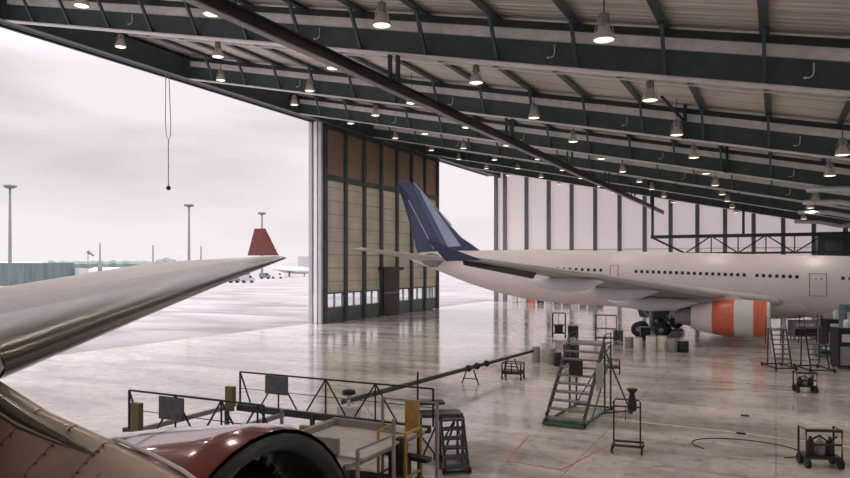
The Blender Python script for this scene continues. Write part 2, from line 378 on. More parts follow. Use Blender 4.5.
# high bay lamps
lp = empty('high_bay_lamp', (0, 0, 0))
MB().tube([(0, 0, .75), (0, 0, 1.72)], .02, 6).build('rod', 'steel_dark', lp)
MB().rev([(.10, .42), (.15, .45), (.15, .72), (.08, .76)], (0, 0, 0), n=12).build('ballast', 'drum_grey', lp)
MB().rev([(.30, 0), (.31, .05), (.20, .25), (.13, .42), (.11, .42), (.28, .05), (.28, .0)], (0, 0, 0), n=16, caps=False).build('reflector', 'lamp_alu', lp)
MB().rev([(.02, -.02), (.18, -.015), (.275, .015), (.275, .03), (.02, .03)], (0, 0, 0), n=16).build('lens', 'lamp_lens', lp)
b_ = MB()
for k in range(6):
    a = k * PI / 3; b_.tube([(.3 * math.cos(a), .3 * math.sin(a), .03), (.2 * math.cos(a), .2 * math.sin(a), .5), (0.09 * math.cos(a), .09 * math.sin(a), .72)], .012, 4)
b_.build('guard', 'lamp_alu', lp)
LY = [13.9 + 9.5 * k for k in range(12)]; LX = [3.1, -5.1, -13.6, -22.3, -30.8, -39.4]
first = True; lcount = 0
for j, y in enumerate(LY):
    for i, x in enumerate(LX):
        if y > 118: continue
        yy = y
        for g in GY:
            if abs(yy - g) < .5: yy = g - .6
        o = lp if first else copy_tree(lp)
        first = False
        o.location = (x, yy, zb(x) - .05); o.scale = (1.2, 1.2, 1.2)
        tag(o, 'high bay lamp, row %s from the camera, %s in its row from the door' % (
            ['one', 'two', 'three', 'four', 'five', 'six', 'seven', 'eight', 'nine', 'ten', 'eleven', 'twelve'][j], ['sixth', 'fifth', 'fourth', 'third', 'second', 'first'][i]), 'lamp', 'high bay roof lamps')
        ld = bpy.data.lights.new('bay_light', 'SPOT') if lcount == 0 else ld
        if lcount == 0:
            ld.energy = 380; ld.color = (1, .93, .86); ld.spot_size = math.radians(150); ld.spot_blend = 0.6; ld.shadow_soft_size = .28
        lo = bpy.data.objects.new('bay_light', ld); C.objects.link(lo); lo.location = (x, yy, zb(x) - .08); lcount += 1

# gooseneck pipes on the girder webs
gp = MB(); gp.tube([(0, 0, .9), (0, 0, .35), (-.08, -.02, .12), (-.3, -.05, .02), (-.42, -.06, .04)], .045, 6)
gp.rev([(.1, 0), (.1, .1)], (-.46, -.06, 0), n=8)
g0 = gp.build('gooseneck_pipe', 'light_duct', origin=(0, 0, 0)); ff = True
for y in (28.5, 44.3, 59.6, 74.6):
    for x in (-8.2, 1.2, -20, -33):
        o = g0 if ff else copy_tree(g0); ff = False
        o.location = (x, y - .14, zb(x) + .45); o.scale = (.6, .6, .6); tag(o, 'short bent pipe on the %s girder web, %s' % ({28.5: 'nearest', 44.3: 'second', 59.6: 'third', 74.6: 'fourth'}[y], {-8.2: 'in the middle of the roof', 1.2: 'at the right end', -20: 'left of the crane rail', -33: 'near the door header'}[x]), 'pipe', 'gooseneck pipes on the girders')

# ducts at the right edge
for k, (y, dz) in enumerate([(58, .3), (66, 0), (80, .1), (96, .0)]):
    x0 = 4.6
    b = MB(); z = zb(x0) - .35 + dz
    b.tube([(x0 - 2.5, y + 1.5, z + .2), (x0, y, z), (x0 + 2.2, y + .3, z - .5), (x0 + 4.5, y + 1.5, z - .1), (x0 + 8, y + 2, z)], .22, 10)
    tag(b.build('ventilation_duct', 'silver_duct'), ['nearest bent silver ventilation duct at the right end of the roof', 'second bent silver duct at the right end of the roof',
        'third bent silver duct at the right end of the roof', 'farthest bent silver duct at the right, near the white wall'][k], 'duct')

# suspended truss gantry in front of the white wall
TY = 95.0; x0, x1 = -14.6, 16.0; zt, zl = 10.25, 8.1
tg = empty('suspended_gantry', (x0, TY, zl)); tag(tg, 'dark steel lattice gantry hung level behind the far aircraft fuselage', 'gantry')
pm('top_chord', 'steel_dark', tg, lambda b: b.bar((x0, TY, zt), (x1, TY, zt), .5, .42))
pm('bottom_chord', 'steel_dark', tg, lambda b: (b.bar((x0 + 4.2, TY, zl), (x1, TY, zl), .3, .25), b.bar((x0, TY, zt), (x0 + 4.2, TY, zl), .25)))
def lat(b):
    x = x0 + 4.2; s = 0
    while x < x1 - 3:
        b.bar((x, TY, zl if s == 0 else zt), (x + 3.1, TY, zt if s == 0 else zl), .16); b.bar((x + 3.1, TY, zl), (x + 3.1, TY, zt), .14)
        x += 3.1; s = 1 - s
pm('lattice', 'steel_dark', tg, lat)
for x in (x0 + .2, x0 + 11, x1 - .3):
    pm('hanger', 'steel_dark', tg, lambda b: b.bar((x, TY, zt), (x, TY, zb(x) + 1.9), .3))
# solid dark block stands in for a shaded recess at the right, panes unlit
b = MB(); b.box(5.2, 30, 112, 119.4, 5.0, 11.2)
ob = empty('dark_recess_block', (17, 115, 5)); tag(ob, 'dark block standing in for a shaded recess behind the gantry, with teal panes', 'recess')
pm('body', 'steel_dark', ob, lambda b: b.box(5.2, 30, 112, 119.4, 0, 11.2))
for k in range(5):
    pm('window', 'girder_teal', ob, lambda b: b.box(6 + k * 3, 8.2 + k * 3, 111.9, 112, 8.0, 10.0))

# rope with control pendant in the doorway
b0 = Vector(W(168, 58.5)); b0.z = 0
rp = empty('hanging_cable', (b0.x, b0.y, 13)); tag(rp, 'thin grey cable with a loop and small dark end piece hanging in the open doorway', 'cable')
zt_, fz = 21.9, 58.5
pm('cable', 'rope', rp, lambda b: (b.tube([(b0.x - .25, b0.y, 22.5), (b0.x - .3, b0.y, 18.6), (b0.x - .2, b0.y, 17.4), (b0.x + .05, b0.y, 17.0), (b0.x + .28, b0.y, 17.4), (b0.x + .3, b0.y, 18.6), (b0.x + .1, b0.y, 22.5)], .035, 6),
                               b.tube([(b0.x + .05, b0.y, 17.0), (b0.x + .05, b0.y, 13.1)], .045, 6)))
pm('end_piece', 'equip_black', rp, lambda b: b.rev([(.05, .35), (.17, .25), (.2, .1), (.1, -.05)], (b0.x + .05, b0.y, 12.9), n=10))

# ------------------------------------------------------------------ aircraft
def airfoil(xle, xte, y, z, th, n=10, lo=0.0, hi=1.0, off=0.0, zte=None):
    c = xle - xte; zte = z if zte is None else zte
    ts = [lo + (hi - lo) * (1 - math.cos(PI * i / n)) / 2 for i in range(n + 1)]
    def hgt(t): return 5 * th * (0.2969 * math.sqrt(max(t, 0)) - 0.126 * t - 0.3516 * t * t + 0.2843 * t ** 3 - 0.1036 * t ** 4)
    up = []; dn = []
    for t in ts:
        x = xle - c * t + (off if t < .03 else 0); zc = z + (zte - z) * t
        up.append(V(x, y, zc + hgt(t) * 1.15 + off)); dn.append(V(x, y, zc - hgt(t) * .85 - off))
    return up[::-1] + (dn[1:] if lo == 0 else dn)
def wing_mesh(secs, **k):
    b = MB(); b.loft([airfoil(*s, **k) for s in secs]); return b
def interp(secs, y):
    for a, c in zip(secs[:-1], secs[1:]):
        if min(a[2], c[2]) <= y <= max(a[2], c[2]):
            t = (y - a[2]) / (c[2] - a[2]); return [a[i] + (c[i] - a[i]) * t for i in range(len(a))]
def af(secs, **k):     # refined loft
    ys = []
    for a, c in zip(secs[:-1], secs[1:]):
        for i in range(6): ys.append(a[2] + (c[2] - a[2]) * i / 6)
    ys.append(secs[-1][2])
    b = MB(); rings = []
    for y in ys:
        s = interp(secs, y); rings.append(airfoil(s[0], s[1], s[2], s[3], s[4], zte=s[5], **k))
    b.loft(rings); return b

def fuselage(b, st, n=36):
    rings = []
    for x, yc, zc, ry, rz in st:
        rings.append([V(x, yc + ry * math.cos(2 * PI * k / n), zc + rz * math.sin(2 * PI * k / n)) for k in range(n)])
    b.loft(rings)
def wheel(par, x, y, z=.68, r=.68, w=.42):
    t = MB().rev([(r * .55, -w / 2), (r * .93, -w / 2), (r, -w / 3), (r, w / 3), (r * .93, w / 2), (r * .55, w / 2)], (x, y, z), 'y', 20).build('tire', 'rubber', par)
    MB().rev([(.05, -w / 2 - .03), (r * .5, -w / 2 + .02), (r * .5, w / 2 - .02), (.05, w / 2 + .03)], (x, y, z), 'y', 14).build('hub', 'drum_grey', t)
def main_gear(root, x, y, ztop):
    g = MB(); g.tube([(x, y, ztop), (x, y, .7)], .2, 12); g.bar((x - 1, y, .68), (x + 1, y, .68), .22)
    g.tube([(x - 1.6, y, ztop), (x, y, 1.6)], .09, 8)
    for dx in (-1, 1): g.tube([(x + dx, y - .7, .68), (x + dx, y + .7, .68)], .09, 8)
    o = g.build('main_landing_gear', 'drum_grey', root)
    for dx in (-1, 1):
        for dy in (-.72, .72): wheel(o, x + dx, y + dy)
def nose_gear(root, x, y, ztop):
    g = MB(); g.tube([(x, y, ztop), (x, y, .5)], .14, 10); g.tube([(x, y - .4, .5), (x, y + .4, .5)], .07, 8)
    o = g.build('nose_landing_gear', 'drum_grey', root)
    for dy in (-.32, .32): wheel(o, x, y + dy, .5, .5, .3)

def nacelle(root, xl, y, z, R, L, bands, R2=None, tilt=0.0, prof=None):
    # xl: lip position, nose to +X ; bands: list of (length fraction end, material)
    prof = prof or [(0.0, .93), (.03, .985), (.10, 1.0 + .02), (.3, 1.06), (.5, 1.07), (.7, 1.0), (.86, .86), (1.0, .70)]
    def rr(t):
        for (a, ra), (c, rc) in zip(prof[:-1], prof[1:]):
            if a <= t <= c: return (ra + (rc - ra) * (t - a) / (c - a)) * R
        return prof[-1][1] * R
    t0 = 0; n = 40; body = None
    for k, (t1, mt) in enumerate(bands):
        b = MB(); rings = []
        for i in range(9):
            t = t0 + (t1 - t0) * i / 8; r = rr(t); zz = z - tilt * t
            rings.append([V(xl - L * t, y + r * math.cos(2 * PI * q / n), zz + r * math.sin(2 * PI * q / n)) for q in range(n)])
        b.loft(rings, caps=False)
        o = b.build('engine_nacelle' if body is None else 'cowl_band', mt, root if body is None else body)
        if body is None: body = o
        t0 = t1
    # inlet lip and inner liner
    b = MB(); b.rev([(R * .93, 0), (R * .90, .06), (R * .86, .06), (R * .82, -.05)], (xl, y, z), 'x', n, caps=False); b.build('inlet_lip', 'chrome' if bands[0][1] != 'cowl_red' else 'inlet_dark', body)
    b = MB(); b.rev([(R * .82, -.05), (R * .80, -.4), (R * .82, -1.25)], (xl, y, z), 'x', n, caps=False); b.build('inlet_liner', 'inlet_dark', body)
    fan = MB(); fan.rev([(.01, -.6), (.12, -.7), (.3, -1.0), (.3, -1.15)], (xl, y, z), 'x', 20)
    nb = 24
    for q in range(nb):
        a = 2 * PI * q / nb; u = V(0, math.cos(a), math.sin(a)); w = V(0, -math.sin(a), math.cos(a))
        c = V(xl, y, z)
        p = [c + u * .28 + w * -.03 + V(-1.0, 0, 0), c + u * .28 + w * .03 + V(-.8, 0, 0), c + u * R * .8 + w * .14 + V(-.7, 0, 0), c + u * R * .8 - w * .1 + V(-.95, 0, 0)]
        fan.prism(p, w * .012 + V(.01, 0, 0))
    fan.build('fan', 'fan_black', body)
    MB().rev([(.01, -1.45), (R * .86, -1.45), (R * .86, -1.5), (.01, -1.5)], (xl, y, z), 'x', n).build('fan_bulkhead', 'fan_black', body)
    # ring of bright guide vane tips
    b = MB()
    for q in range(40):
        a = 2 * PI * q / 40; u = V(0, math.cos(a), math.sin(a)); w = V(0, -math.sin(a), math.cos(a)); c = V(xl - .62, y, z)
        b.prism([c + u * R * .74 - w * .015, c + u * R * .74 + w * .04, c + u * R * .805 + w * .05, c + u * R * .805 - w * .01], V(.05, 0, 0))
    b.rev([(R * .79, -.64), (R * .815, -.64), (R * .815, -.61), (R * .79, -.61)], (xl, y, z), 'x', 40, caps=False)
    b.build('blade_tips', 'chrome', body)
    zz = z - tilt
    MB().rev([(R * .55, .2), (R * .55, -.3), (R * .38, -1.3), (R * .12, -1.35), (.04, -2.1)], (xl - L, y, zz), 'x', 24).build('exhaust', 'drum_grey', body)
    MB().rev([(R * .70, 0), (R * .5, .02)], (xl - L, y, zz), 'x', n, caps=False).build('exhaust_ring', 'inlet_dark', body)
    return body

# ---- far aircraft (blue fin, orange banded engine)
A = empty('passenger_airplane', (-10, 72.5, 0)); tag(A, 'far pale airliner with dark blue tail fin and orange banded engine', 'airplane')
AY = 72.5
def apart(name, mt, fn, par=None, lab=None):
    b = MB(); fn(b); o = b.build(name, mt, par or A)
    if par is None: o.location = -Vector(A.location)
    if lab: o['label'] = lab
    return o
body_root = empty('airframe', (10, -72.5, 0)); 
bpy.data.objects.remove(body_root)
def zc(x): return 5.05 - .03 * (x + 10)
st = [(-38.2, AY, 7.45, .12, .15), (-37.9, AY, 7.42, .4, .42), (-36.6, AY, 7.32, .75, .78), (-34.5, AY, 7.05, 1.1, 1.15), (-30.7, AY, 6.38, 1.75, 1.85), (-27.5, AY, 5.92, 2.3, 2.3), (-24.0, AY, 5.58, 2.7, 2.68),
      (-20.4, AY, zc(-20.4), 2.82, 2.82)]
st += [(x, AY, zc(x), 2.82, 2.82) for x in range(-16, 17, 4)]
st += [(19, AY, zc(19) - .05, 2.72, 2.68), (21.5, AY, zc(21.5) - .15, 2.4, 2.35), (23.5, AY, zc(23.5) - .35, 1.85, 1.8), (25, AY, zc(25) - .55, 1.1, 1.1), (25.8, AY, zc(25.8) - .65, .4, .4)]
apart('fuselage', 'plane_white', lambda b: fuselage(b, st))
# belly fairing
apart('belly_fairing', 'plane_grey', lambda b: fuselage(b, [(-14.5, AY, 3.2, .4, .2), (-13, AY, 3.2, 1.9, .9), (-9, AY, 3.1, 2.9, 1.3), (-1, AY, 2.85, 3.0, 1.3), (2, AY, 2.85, 2.4, 1.1), (4, AY, 2.9, .6, .3)], 28))
def fpt(px, y, Yp):   # a sight line met with the upright plane y = Yp
    q = (px - 425) / F; x = (q * cT * Yp - sT * Yp) / (cT + sT * q); f = cT * Yp - sT * x
    return V(x, Yp, CAMZ + (265 - y) / F * f)
# tail fin
fp = [fpt(*p, AY) for p in [(486, 250.5), (474, 246), (462, 238), (448, 223), (430, 202), (413, 183), (411, 182), (397, 182), (404, 204), (412, 231), (418, 251)]]
def finmesh(b, poly, t):
    c = sum((p for p in poly), V(0, 0, 0)) / len(poly)
    n = len(poly); L = [p + V(0, -.02, 0) for p in poly]; R_ = [p + V(0, .02, 0) for p in poly]
    inn = [c + (p - c) * .55 for p in poly]
    Li = [p + V(0, -t, 0) for p in inn]; Ri = [p + V(0, t, 0) for p in inn]
    vs = L + Li + Ri + R_
    fs = []
    for i in range(n):
        k = (i + 1) % n
        fs += [(i, k, n + k, n + i), (2 * n + i, 2 * n + k, 3 * n + k, 3 * n + i), (3 * n + i, 3 * n + k, k, i)]
    fs += [tuple(range(n, 2 * n)), tuple(range(2 * n, 3 * n))[::-1]]
    b.add(vs, fs)
fin = apart('tail_fin', 'navy', lambda b: finmesh(b, [p if i not in (0, 10) else p + V(0, 0, -.5) for i, p in enumerate(fp)], .22), lab='dark blue tail fin')
def off(b, pts, d=.26):
    b.prism([fpt(*p, AY - d) for p in pts], V(0, .03, 0))
apart('fin_stripe', 'blue_stripe', lambda b: off(b, [(418, 187), (424, 193), (461, 246), (448, 247), (436, 225)]), fin, 'pale blue stripe')
apart('fin_stripe', 'blue_mid', lambda b: off(b, [(413, 186), (418, 188), (448, 247), (443, 248), (432, 226)]), fin, 'mid blue stripe')
apart('rudder_line', 'blue_stripe', lambda b: off(b, [(408, 200), (409, 200), (434, 249), (433, 249)]), fin)
apart('leading_edge_line', 'far_pale', lambda b: off(b, [(413, 183), (415, 183), (452, 225), (451, 226)], .24), fin)
# tailplanes
for s in (-1, 1):
    secs = [(-31.0, -36.6, AY + s * 1.0, 7.15, .07, 7.1), (-38.4, -40.2, AY + s * 9.8, 8.35, .06, 8.35)]
    secs = [(a[0], a[1], a[2], a[3], a[4] * (a[0] - a[1]), a[5]) for a in secs]
    apart('tailplane', 'plane_grey', lambda b: (b.__dict__.update(af(secs).__dict__)))
apart('tail_cone_exhaust', 'drum_grey', lambda b: fuselage(b, [(-38.5, AY, 7.46, .1, .12), (-38.1, AY, 7.45, .26, .3)], 16))
# dark fairing where the near tailplane meets the tail cone
apart('tailplane_root_fairing', 'drum_grey', lambda b: fuselage(b, [(-36.6, AY - .9, 7.3, .1, .1), (-36.0, AY - 1.05, 7.25, .35, .5), (-34.9, AY - 1.5, 7.15, .5, .85), (-34.0, AY - 1.6, 7.12, .4, .7), (-33.4, AY - 1.5, 7.1, .05, .15)], 16))
# wings
def wsec(s):
    L = [(-17.4, -19.7, 30.0, 7.0, .105, 7.02), (-11.2, -15.4, 20.0, 5.75, .11, 5.65), (-3.9, -11.3, 10.2, 4.2, .12, 4.05), (1.2, -10.3, 1.5, 3.1, .13, 3.2)]
    return [(a, b_, AY + s * y, z, t * (a - b_), zt2) for a, b_, y, z, t, zt2 in L]
for s in (-1, 1):
    sec = wsec(s)
    w = apart('wing', 'wing_grey', lambda b: b.__dict__.update(af(sec).__dict__))
    apart('slat', 'plane_grey', lambda b: b.__dict__.update(af(sec, lo=0, hi=.10, off=.015).__dict__), w)
    fl = [(c[0], c[1], c[2], c[3], c[4] * 1.0, c[5]) for c in sec]
    def ail(b):
        q0, q1 = interp(sec, AY + s * 29.9), interp(sec, AY + s * 23.8)
        e0 = V(q0[0] * .5 + q0[1] * .5, q0[2], q0[3]); e1 = V(q1[0] * .5 + q1[1] * .5, q1[2], q1[3])
        b.prism([e0, e1, e1 + V(-.5, -s * .4, -.62), e0 + V(.1, 0, -.4)], V(-.12, 0, 0))  # near-black plate: shade on the drooped underside is put into the colour
    apart('drooped_aileron', 'aileron_dark', ail, w, 'drooped aileron, its shaded underside painted dark')
    t = sec[0]
    yy = t[2]
    apart('winglet', 'navy', lambda b: b.prism([V(t[0] + .3, yy, 6.92), V(t[1] + .0, yy, 6.85), V(t[1] - 1.1, yy + s * .75, 8.3), V(t[1] - .75, yy + s * .75, 8.32), V(t[0] - 1.3, yy + s * .2, 7.5)], V(0, s * .08, 0)), w)
    for (yo, ln) in ((15.0, 5.0), (10.6, 5.6), (20.5, 4.2)):
        q = interp(sec, AY + s * yo); xt = q[1]
        zz = q[3] - (.95 if yo < 12 else .6)
        apart('flap_track_fairing', 'far_white', lambda b: fuselage(b, [(xt - 1.6, q[2], zz + .15, .06, .06), (xt - .6, q[2], zz, .34, .36), (xt + ln * .35, q[2], zz - .05, .5, .62), (xt + ln * .7, q[2], zz - .02, .42, .5), (xt + ln, q[2], zz + .15, .05, .05)], 16), w)
    ye = AY + s * 9.6
    py = interp(sec, ye)
    nac = nacelle(A, -.45, ye, 2.25, 1.42, 5.9, [(.035, 'cowl_white'), (.20, 'orange'), (.44, 'cowl_white'), (.72, 'orange'), (1.0, 'plane_white')])
    def fixn(o): o.location = -Vector(A.location)
    fixn(nac)
    apart('pylon', 'plane_grey', lambda b: b.prism([V(-1.9, ye - .18, 3.6), V(-3.4, ye - .18, 4.25), V(-9, ye - .18, 4.1), V(-8.4, ye - .18, 3.3), V(-6.3, ye - .18, 3.0)], V(0, .36, 0)))
    apart('main_gear_dummy', 'drum_grey', lambda b: b.box(0, .1, 0, .1, 0, .1)) if False else None
    g = MB(); gx, gy = -10.3, AY + s * 5.3
    gg = empty('landing_gear_mount'); bpy.data.objects.remove(gg)
    main_gear(A, gx, gy, 3.3)
    ch = [o for o in kids(A) if o.name.startswith('main_landing_gear')][-1]
    ch.location = -Vector(A.location)
    apart('gear_door', 'aileron_dark', lambda b: b.prism([V(gx - 1.6, gy - s * .9, 3.2), V(gx + 1.6, gy - s * .9, 3.2), V(gx + 1.4, gy - s * .9, 1.6), V(gx - 1.2, gy - s * .9, 1.7)], V(0, .06, 0)))
nose_gear(A, 18.2, AY, 2.4)
[o for o in kids(A) if o.name.startswith('nose_landing_gear')][-1].location = -Vector(A.location)
# cabin windows on the side seen
def surf(x, z):
    dz = z - zc(x); return AY - math.sqrt(max(.01, 2.82 ** 2 - dz * dz))
wm = MB(); wm.rev([(.15, -.02), (.15, .0)], (0, 0, 0), 'y', 12)
for i, v in enumerate(wm.v): wm.v[i] = (v[0], v[1], v[2] * 1.35)
w0 = None
def wx(px, z=5.4): 
    q = (px - 425) / F; Y = 69.75; return (q * cT * Y - sT * Y) / (cT + sT * q)
wins = [wx(546) + .62 * k for k in range(11)]
wins = [x for x in wins if x < wx(606)]
k = 0
x = wx(636)
while x < wx(746): wins.append(x); x += .53
x = wx(757)
while x < wx(799): wins.append(x); x += .53
wins += [wx(843) + .56 * k for k in range(14)]
for x in wins:
    z = zc(x) + .84
    if w0 is None: w0 = wm.build('cabin_window', 'glass_dark', A); o = w0
    else: o = w0.copy(); C.objects.link(o)
    o.location = Vector((x, surf(x, z) - .005, z)) - Vector(A.location)
def door_frame(x, h, w_, z0):
    def fn(b):
        n = 8
        for xx in (x - w_ / 2, x + w_ / 2):
            for i in range(n):
                za = z0 + h * i / n; zb_ = z0 + h * (i + 1) / n
                b.bar((xx, surf(x, za) - .01, za), (xx, surf(x, zb_) - .01, zb_), .06, .03)
        for zz in (z0, z0 + h): b.bar((x - w_ / 2, surf(x, zz) - .01, zz), (x + w_ / 2, surf(x, zz) - .01, zz), .06 if zz > z0 else .1, .03)
    apart('door_outline', 'seam', fn)
door_frame(wx(818), 1.95, 1.3, zc(wx(818)) - .75)
def tiny(b):
    x = wx(818); b.cbox((x - .15, surf(x, 5.4) - .03, 5.4), (.12, .04, .12)); b.cbox((x + .28, surf(x, 5.5) - .03, 5.4), (.2, .04, .1))
apart('door_handle', 'drum_grey', tiny)
door_frame(wx(614), 1.2, .75, zc(wx(614)) + .2)
door_frame(18.8, 1.95, 1.1, zc(18.8) - .75)

# ---- near aircraft (red winglet and red engine)
B_ = empty('passenger_airplane', (-10, -7.5, 0)); tag(B_, 'near airliner at left with red winglet and dark red engine cowl', 'airplane')
BY = -7.5; off2 = -Vector(B_.location)
def bpart(name, mt, fn, par=None, lab=None):
    b = MB(); fn(b); o = b.build(name, mt, par or B_)
    if par is None: o.location = off2
    if lab: o['label'] = lab
    return o
st2 = [(x, BY, z - .15, a, c) for x, y, z, a, c in st if x < -12] + [(x, BY, 4.95, 2.82, 2.82) for x in (-12, 0, 8)] + [(12, BY, 4.9, 2.7, 2.68), (15, BY, 4.8, 2.3, 2.25), (17, BY, 4.6, 1.6, 1.6), (18.2, BY, 4.4, .6, .6)]
bpart('fuselage', 'plane_white', lambda b: fuselage(b, st2))
bpart('tail_fin', 'winglet_red', lambda b: finmesh(b, [V(p.x, BY, p.z) for p in fp], .22), lab='red tail fin')
for s in (-1, 1):
    secs = [(-31.0, -36.6, BY + s * 1.0, 7.0, .39, 7.0), (-38.4, -40.2, BY + s * 9.8, 8.2, .1, 8.2)]
    bpart('tailplane', 'plane_grey', lambda b: b.__dict__.update(af(secs).__dict__))
S2 = [(-24.35, -26.6, 31.3, 6.98, .17, 7.05), (-17.5, -22.4, 20.2, 6.32, .46, 6.70), (-12.3, -18.9, 11.8, 5.80, .66, 5.98), (-8.2, -17.2, 5.2, 5.38, .95, 5.3), (-1.8, -16.5, -5.5, 4.2, 1.5, 4.2)]
w2 = bpart('wing', 'wing_top', lambda b: b.__dict__.update(af(S2, n=14).__dict__), lab='near wing with pale upper skin')
bpart('slat', 'bare_metal', lambda b: b.__dict__.update(af([S2[0], S2[1], S2[2], S2[3]], n=14, lo=0, hi=.13, off=.012).__dict__), w2, 'bare metal leading edge slat')
bpart('slat_track_panel', 'wing_panel', lambda b: b.__dict__.update(af([S2[0], S2[1], S2[2], S2[3]], n=8, lo=.13, hi=.27, off=.006).__dict__), w2)
S2b = [(a, c, 2 * BY - y, z, t, e) for a, c, y, z, t, e in S2]
bpart('wing', 'wing_top', lambda b: b.__dict__.update(af(S2b).__dict__))
def wl2(b):
    P = [fpt(278, 255.5, 31.2), fpt(247.5, 255.5, 31.2), fpt(254.5, 228.5, 31.6), fpt(264.5, 228.5, 31.6)]
    b.prism(P, V(0, .08, 0))
bpart('winglet', 'winglet_red', wl2, w2, 'dark red winglet')
EX, EY, EZ, ER = -4.30, 5.25, 3.47, 1.62
n2 = nacelle(B_, EX, EY, EZ, ER, 5.2, [(.3, 'cowl_red'), (.62, 'cowl_red'), (1.0, 'tan_metal')], tilt=.8, prof=[(0, .955), (.015, .985), (.05, 1.0), (.3, 1.01), (.55, .99), (.8, .9), (1.0, .75)]); n2.location = off2; n2['label'] = 'dark red engine cowl'
# seam rings of the cowl
bpart('cowl_seam', 'seam', lambda b: b.rev([(ER * 1.012, -.01), (ER * 1.012, .01)], (EX - 1.25, EY, EZ - .192), 'x', 48, caps=False), n2)
# pylon: crest path forward over the nacelle, broad tan flank on the near side
crest = [(-9.6, 5.25, 5.4), (-8.3, 5.15, 5.25), (-7.2, 5.02, 5.0), (-6.5, 4.92, 4.92), (-5.85, 4.80, 4.86), (-5.1, 4.6, 4.83), (-4.55, 4.40, 4.82), (-4.2, 4.25, 4.80)]
def pyl(b):
    rings = []
    for i, (x, y, z) in enumerate(crest):
        w = .9 - .02 * i
        ring = [V(x, y + .25, z - .5), V(x, y + .12, z - .14), V(x, y + .05, z - .03), V(x, y, z), V(x, y - .08, z - .02), V(x, y - .25, z - .12), V(x, y - .52, z - .32), V(x, y - .88, z - .7), V(x, y - 1.15, z - 1.3), V(x, y - 1.1, z - 1.8), V(x, y, z - 1.8)]
        rings.append(ring)
    b.loft(rings)
pyo = bpart('engine_pylon', 'tan_metal', pyl, lab='tan bare metal engine pylon and side cowl')
def edge(b):
    pts = [V(x, y + .03, z + .02) for x, y, z in crest[4:]]
    b.tube([p for p in pts], .02, 6)
bpart('pylon_edge_strip', 'leaf_white', edge, pyo)
def strake(b):
    pts = [V(x, y - .2, z - .1) for x, y, z in crest[:5]]
    b.tube(pts, [.12, .13, .11, .07, .01], 12)
bpart('slat_edge_tube', 'bare_metal', strake, pyo)
def crest_ring(x):
    for p0, p1 in zip(crest[:-1], crest[1:]):
        if p0[0] <= x <= p1[0]:
            t = (x - p0[0]) / (p1[0] - p0[0]); cy = p0[1] + (p1[1] - p0[1]) * t; cz_ = p0[2] + (p1[2] - p0[2]) * t
            return [V(x, cy, cz_), V(x, cy - .08, cz_ - .02), V(x, cy - .25, cz_ - .12), V(x, cy - .52, cz_ - .32), V(x, cy - .88, cz_ - .7), V(x, cy - 1.15, cz_ - 1.3)]
for xr in (-7.25, -6.55, -5.9):
    def rivets(b):
        r_ = crest_ring(xr)
        b.tube([p + V(0, -.004, .004) for p in r_], .0035, 4)
    bpart('panel_seam', 'seam', rivets, pyo)
    for pa_, pb_ in zip(crest_ring(xr)[1:-1], crest_ring(xr)[2:]):
        for i in range(3):
            q = pa_ + (pb_ - pa_) * (i + .5) / 3
            bpart('rivet', 'seam', lambda b: b.cbox((xr + .03, q.y - .006, q.z + .006), (.018, .018, .018)), pyo)
bpart('panel_seam', 'seam', lambda b: b.tube([crest_ring(x)[4] + V(0, -.006, 0) for x in (-8.2, -7.3, -6.6, -5.9, -5.2)], .0035, 4), pyo)
nr = nacelle(B_, EX, 2 * BY - EY, 3.0, 1.5, 5.2, [(.3, 'cowl_red'), (.62, 'cowl_red'), (1.0, 'tan_metal')]); nr.location = off2
bpart('engine_pylon', 'plane_grey', lambda b: b.prism([V(-6, 2 * BY - EY - .2, 4.5), V(-8, 2 * BY - EY - .2, 5.4), V(-13, 2 * BY - EY - .2, 5.3), V(-9, 2 * BY - EY - .2, 3.6)], V(0, .4, 0)))
for s in (-1, 1):
    main_gear(B_, -12.5, BY + s * 5.3, 4.3)
for o in kids(B_):
    if 'landing_gear' in o.name: o.location = off2
nose_gear(B_, 12, BY, 2.4)
for o in kids(B_):
    if 'nose_landing_gear' in o.name: o.location = off2

# ------------------------------------------------------------------ work dock (guard railed platform by the near engine)
dk = empty('work_dock', (-13, 16.5, 0)); tag(dk, 'long low work dock with lattice guard rails and olive posts behind the near engine', 'dock')
def dpart(root, name, mt, fn, par=None):
    b = MB(); fn(b); o = b.build(name, mt, par or root)
    if par is None: o.location = -Vector(root.location)
    return o
DZ = 1.8
def railing(xa, xb, y, peaks, z0=DZ, h=1.12):
    def top(b):
        b.bar((xa, y, z0 + h), (xb, y, z0 + h), .05); b.bar((xa, y, z0), (xa, y, z0 + h), .05); b.bar((xb, y, z0), (xb, y, z0 + h), .05)
        b.bar((xa, y, z0 + h * .5), (xb, y, z0 + h * .5), .02)
        for xm in peaks:
            b.bar((xm, y, z0), (xm, y, z0 + h), .04)
            b.bar((xm, y, z0 + h), (xm - .75, y, z0 + .03), .04); b.bar((xm, y, z0 + h), (xm + .75, y, z0 + .03), .04)
        b.bar((xa, y, z0 + h), (xa + .45, y, z0 + .1), .04)
    return top
dpart(dk, 'guard_rail', 'equip_black', railing(-17.0, -12.0, 14.5, (-15.15, -13.45, -12.2))); dpart(dk, 'guard_rail', 'equip_black', railing(-16.5, -9.1, 18.7, (-14.85, -12.95, -11.1)))
dpart(dk, 'side_beam', 'steel_dark', lambda b: b.bar((-17.2, 14.5, DZ - .1), (-13.2, 14.5, DZ - .1), .14, .22))
dpart(dk, 'side_beam', 'steel_dark', lambda b: b.bar((-16.6, 18.7, DZ - .1), (-9.2, 18.7, DZ - .1), .14, .22))
for x in (-17.1, -14.6, -12.6, -9.4):
    dpart(dk, 'cross_beam', 'dock_grey', lambda b: b.bar((x, 14.5, DZ - .16), (x, 18.7, DZ - .16), .12, .14))
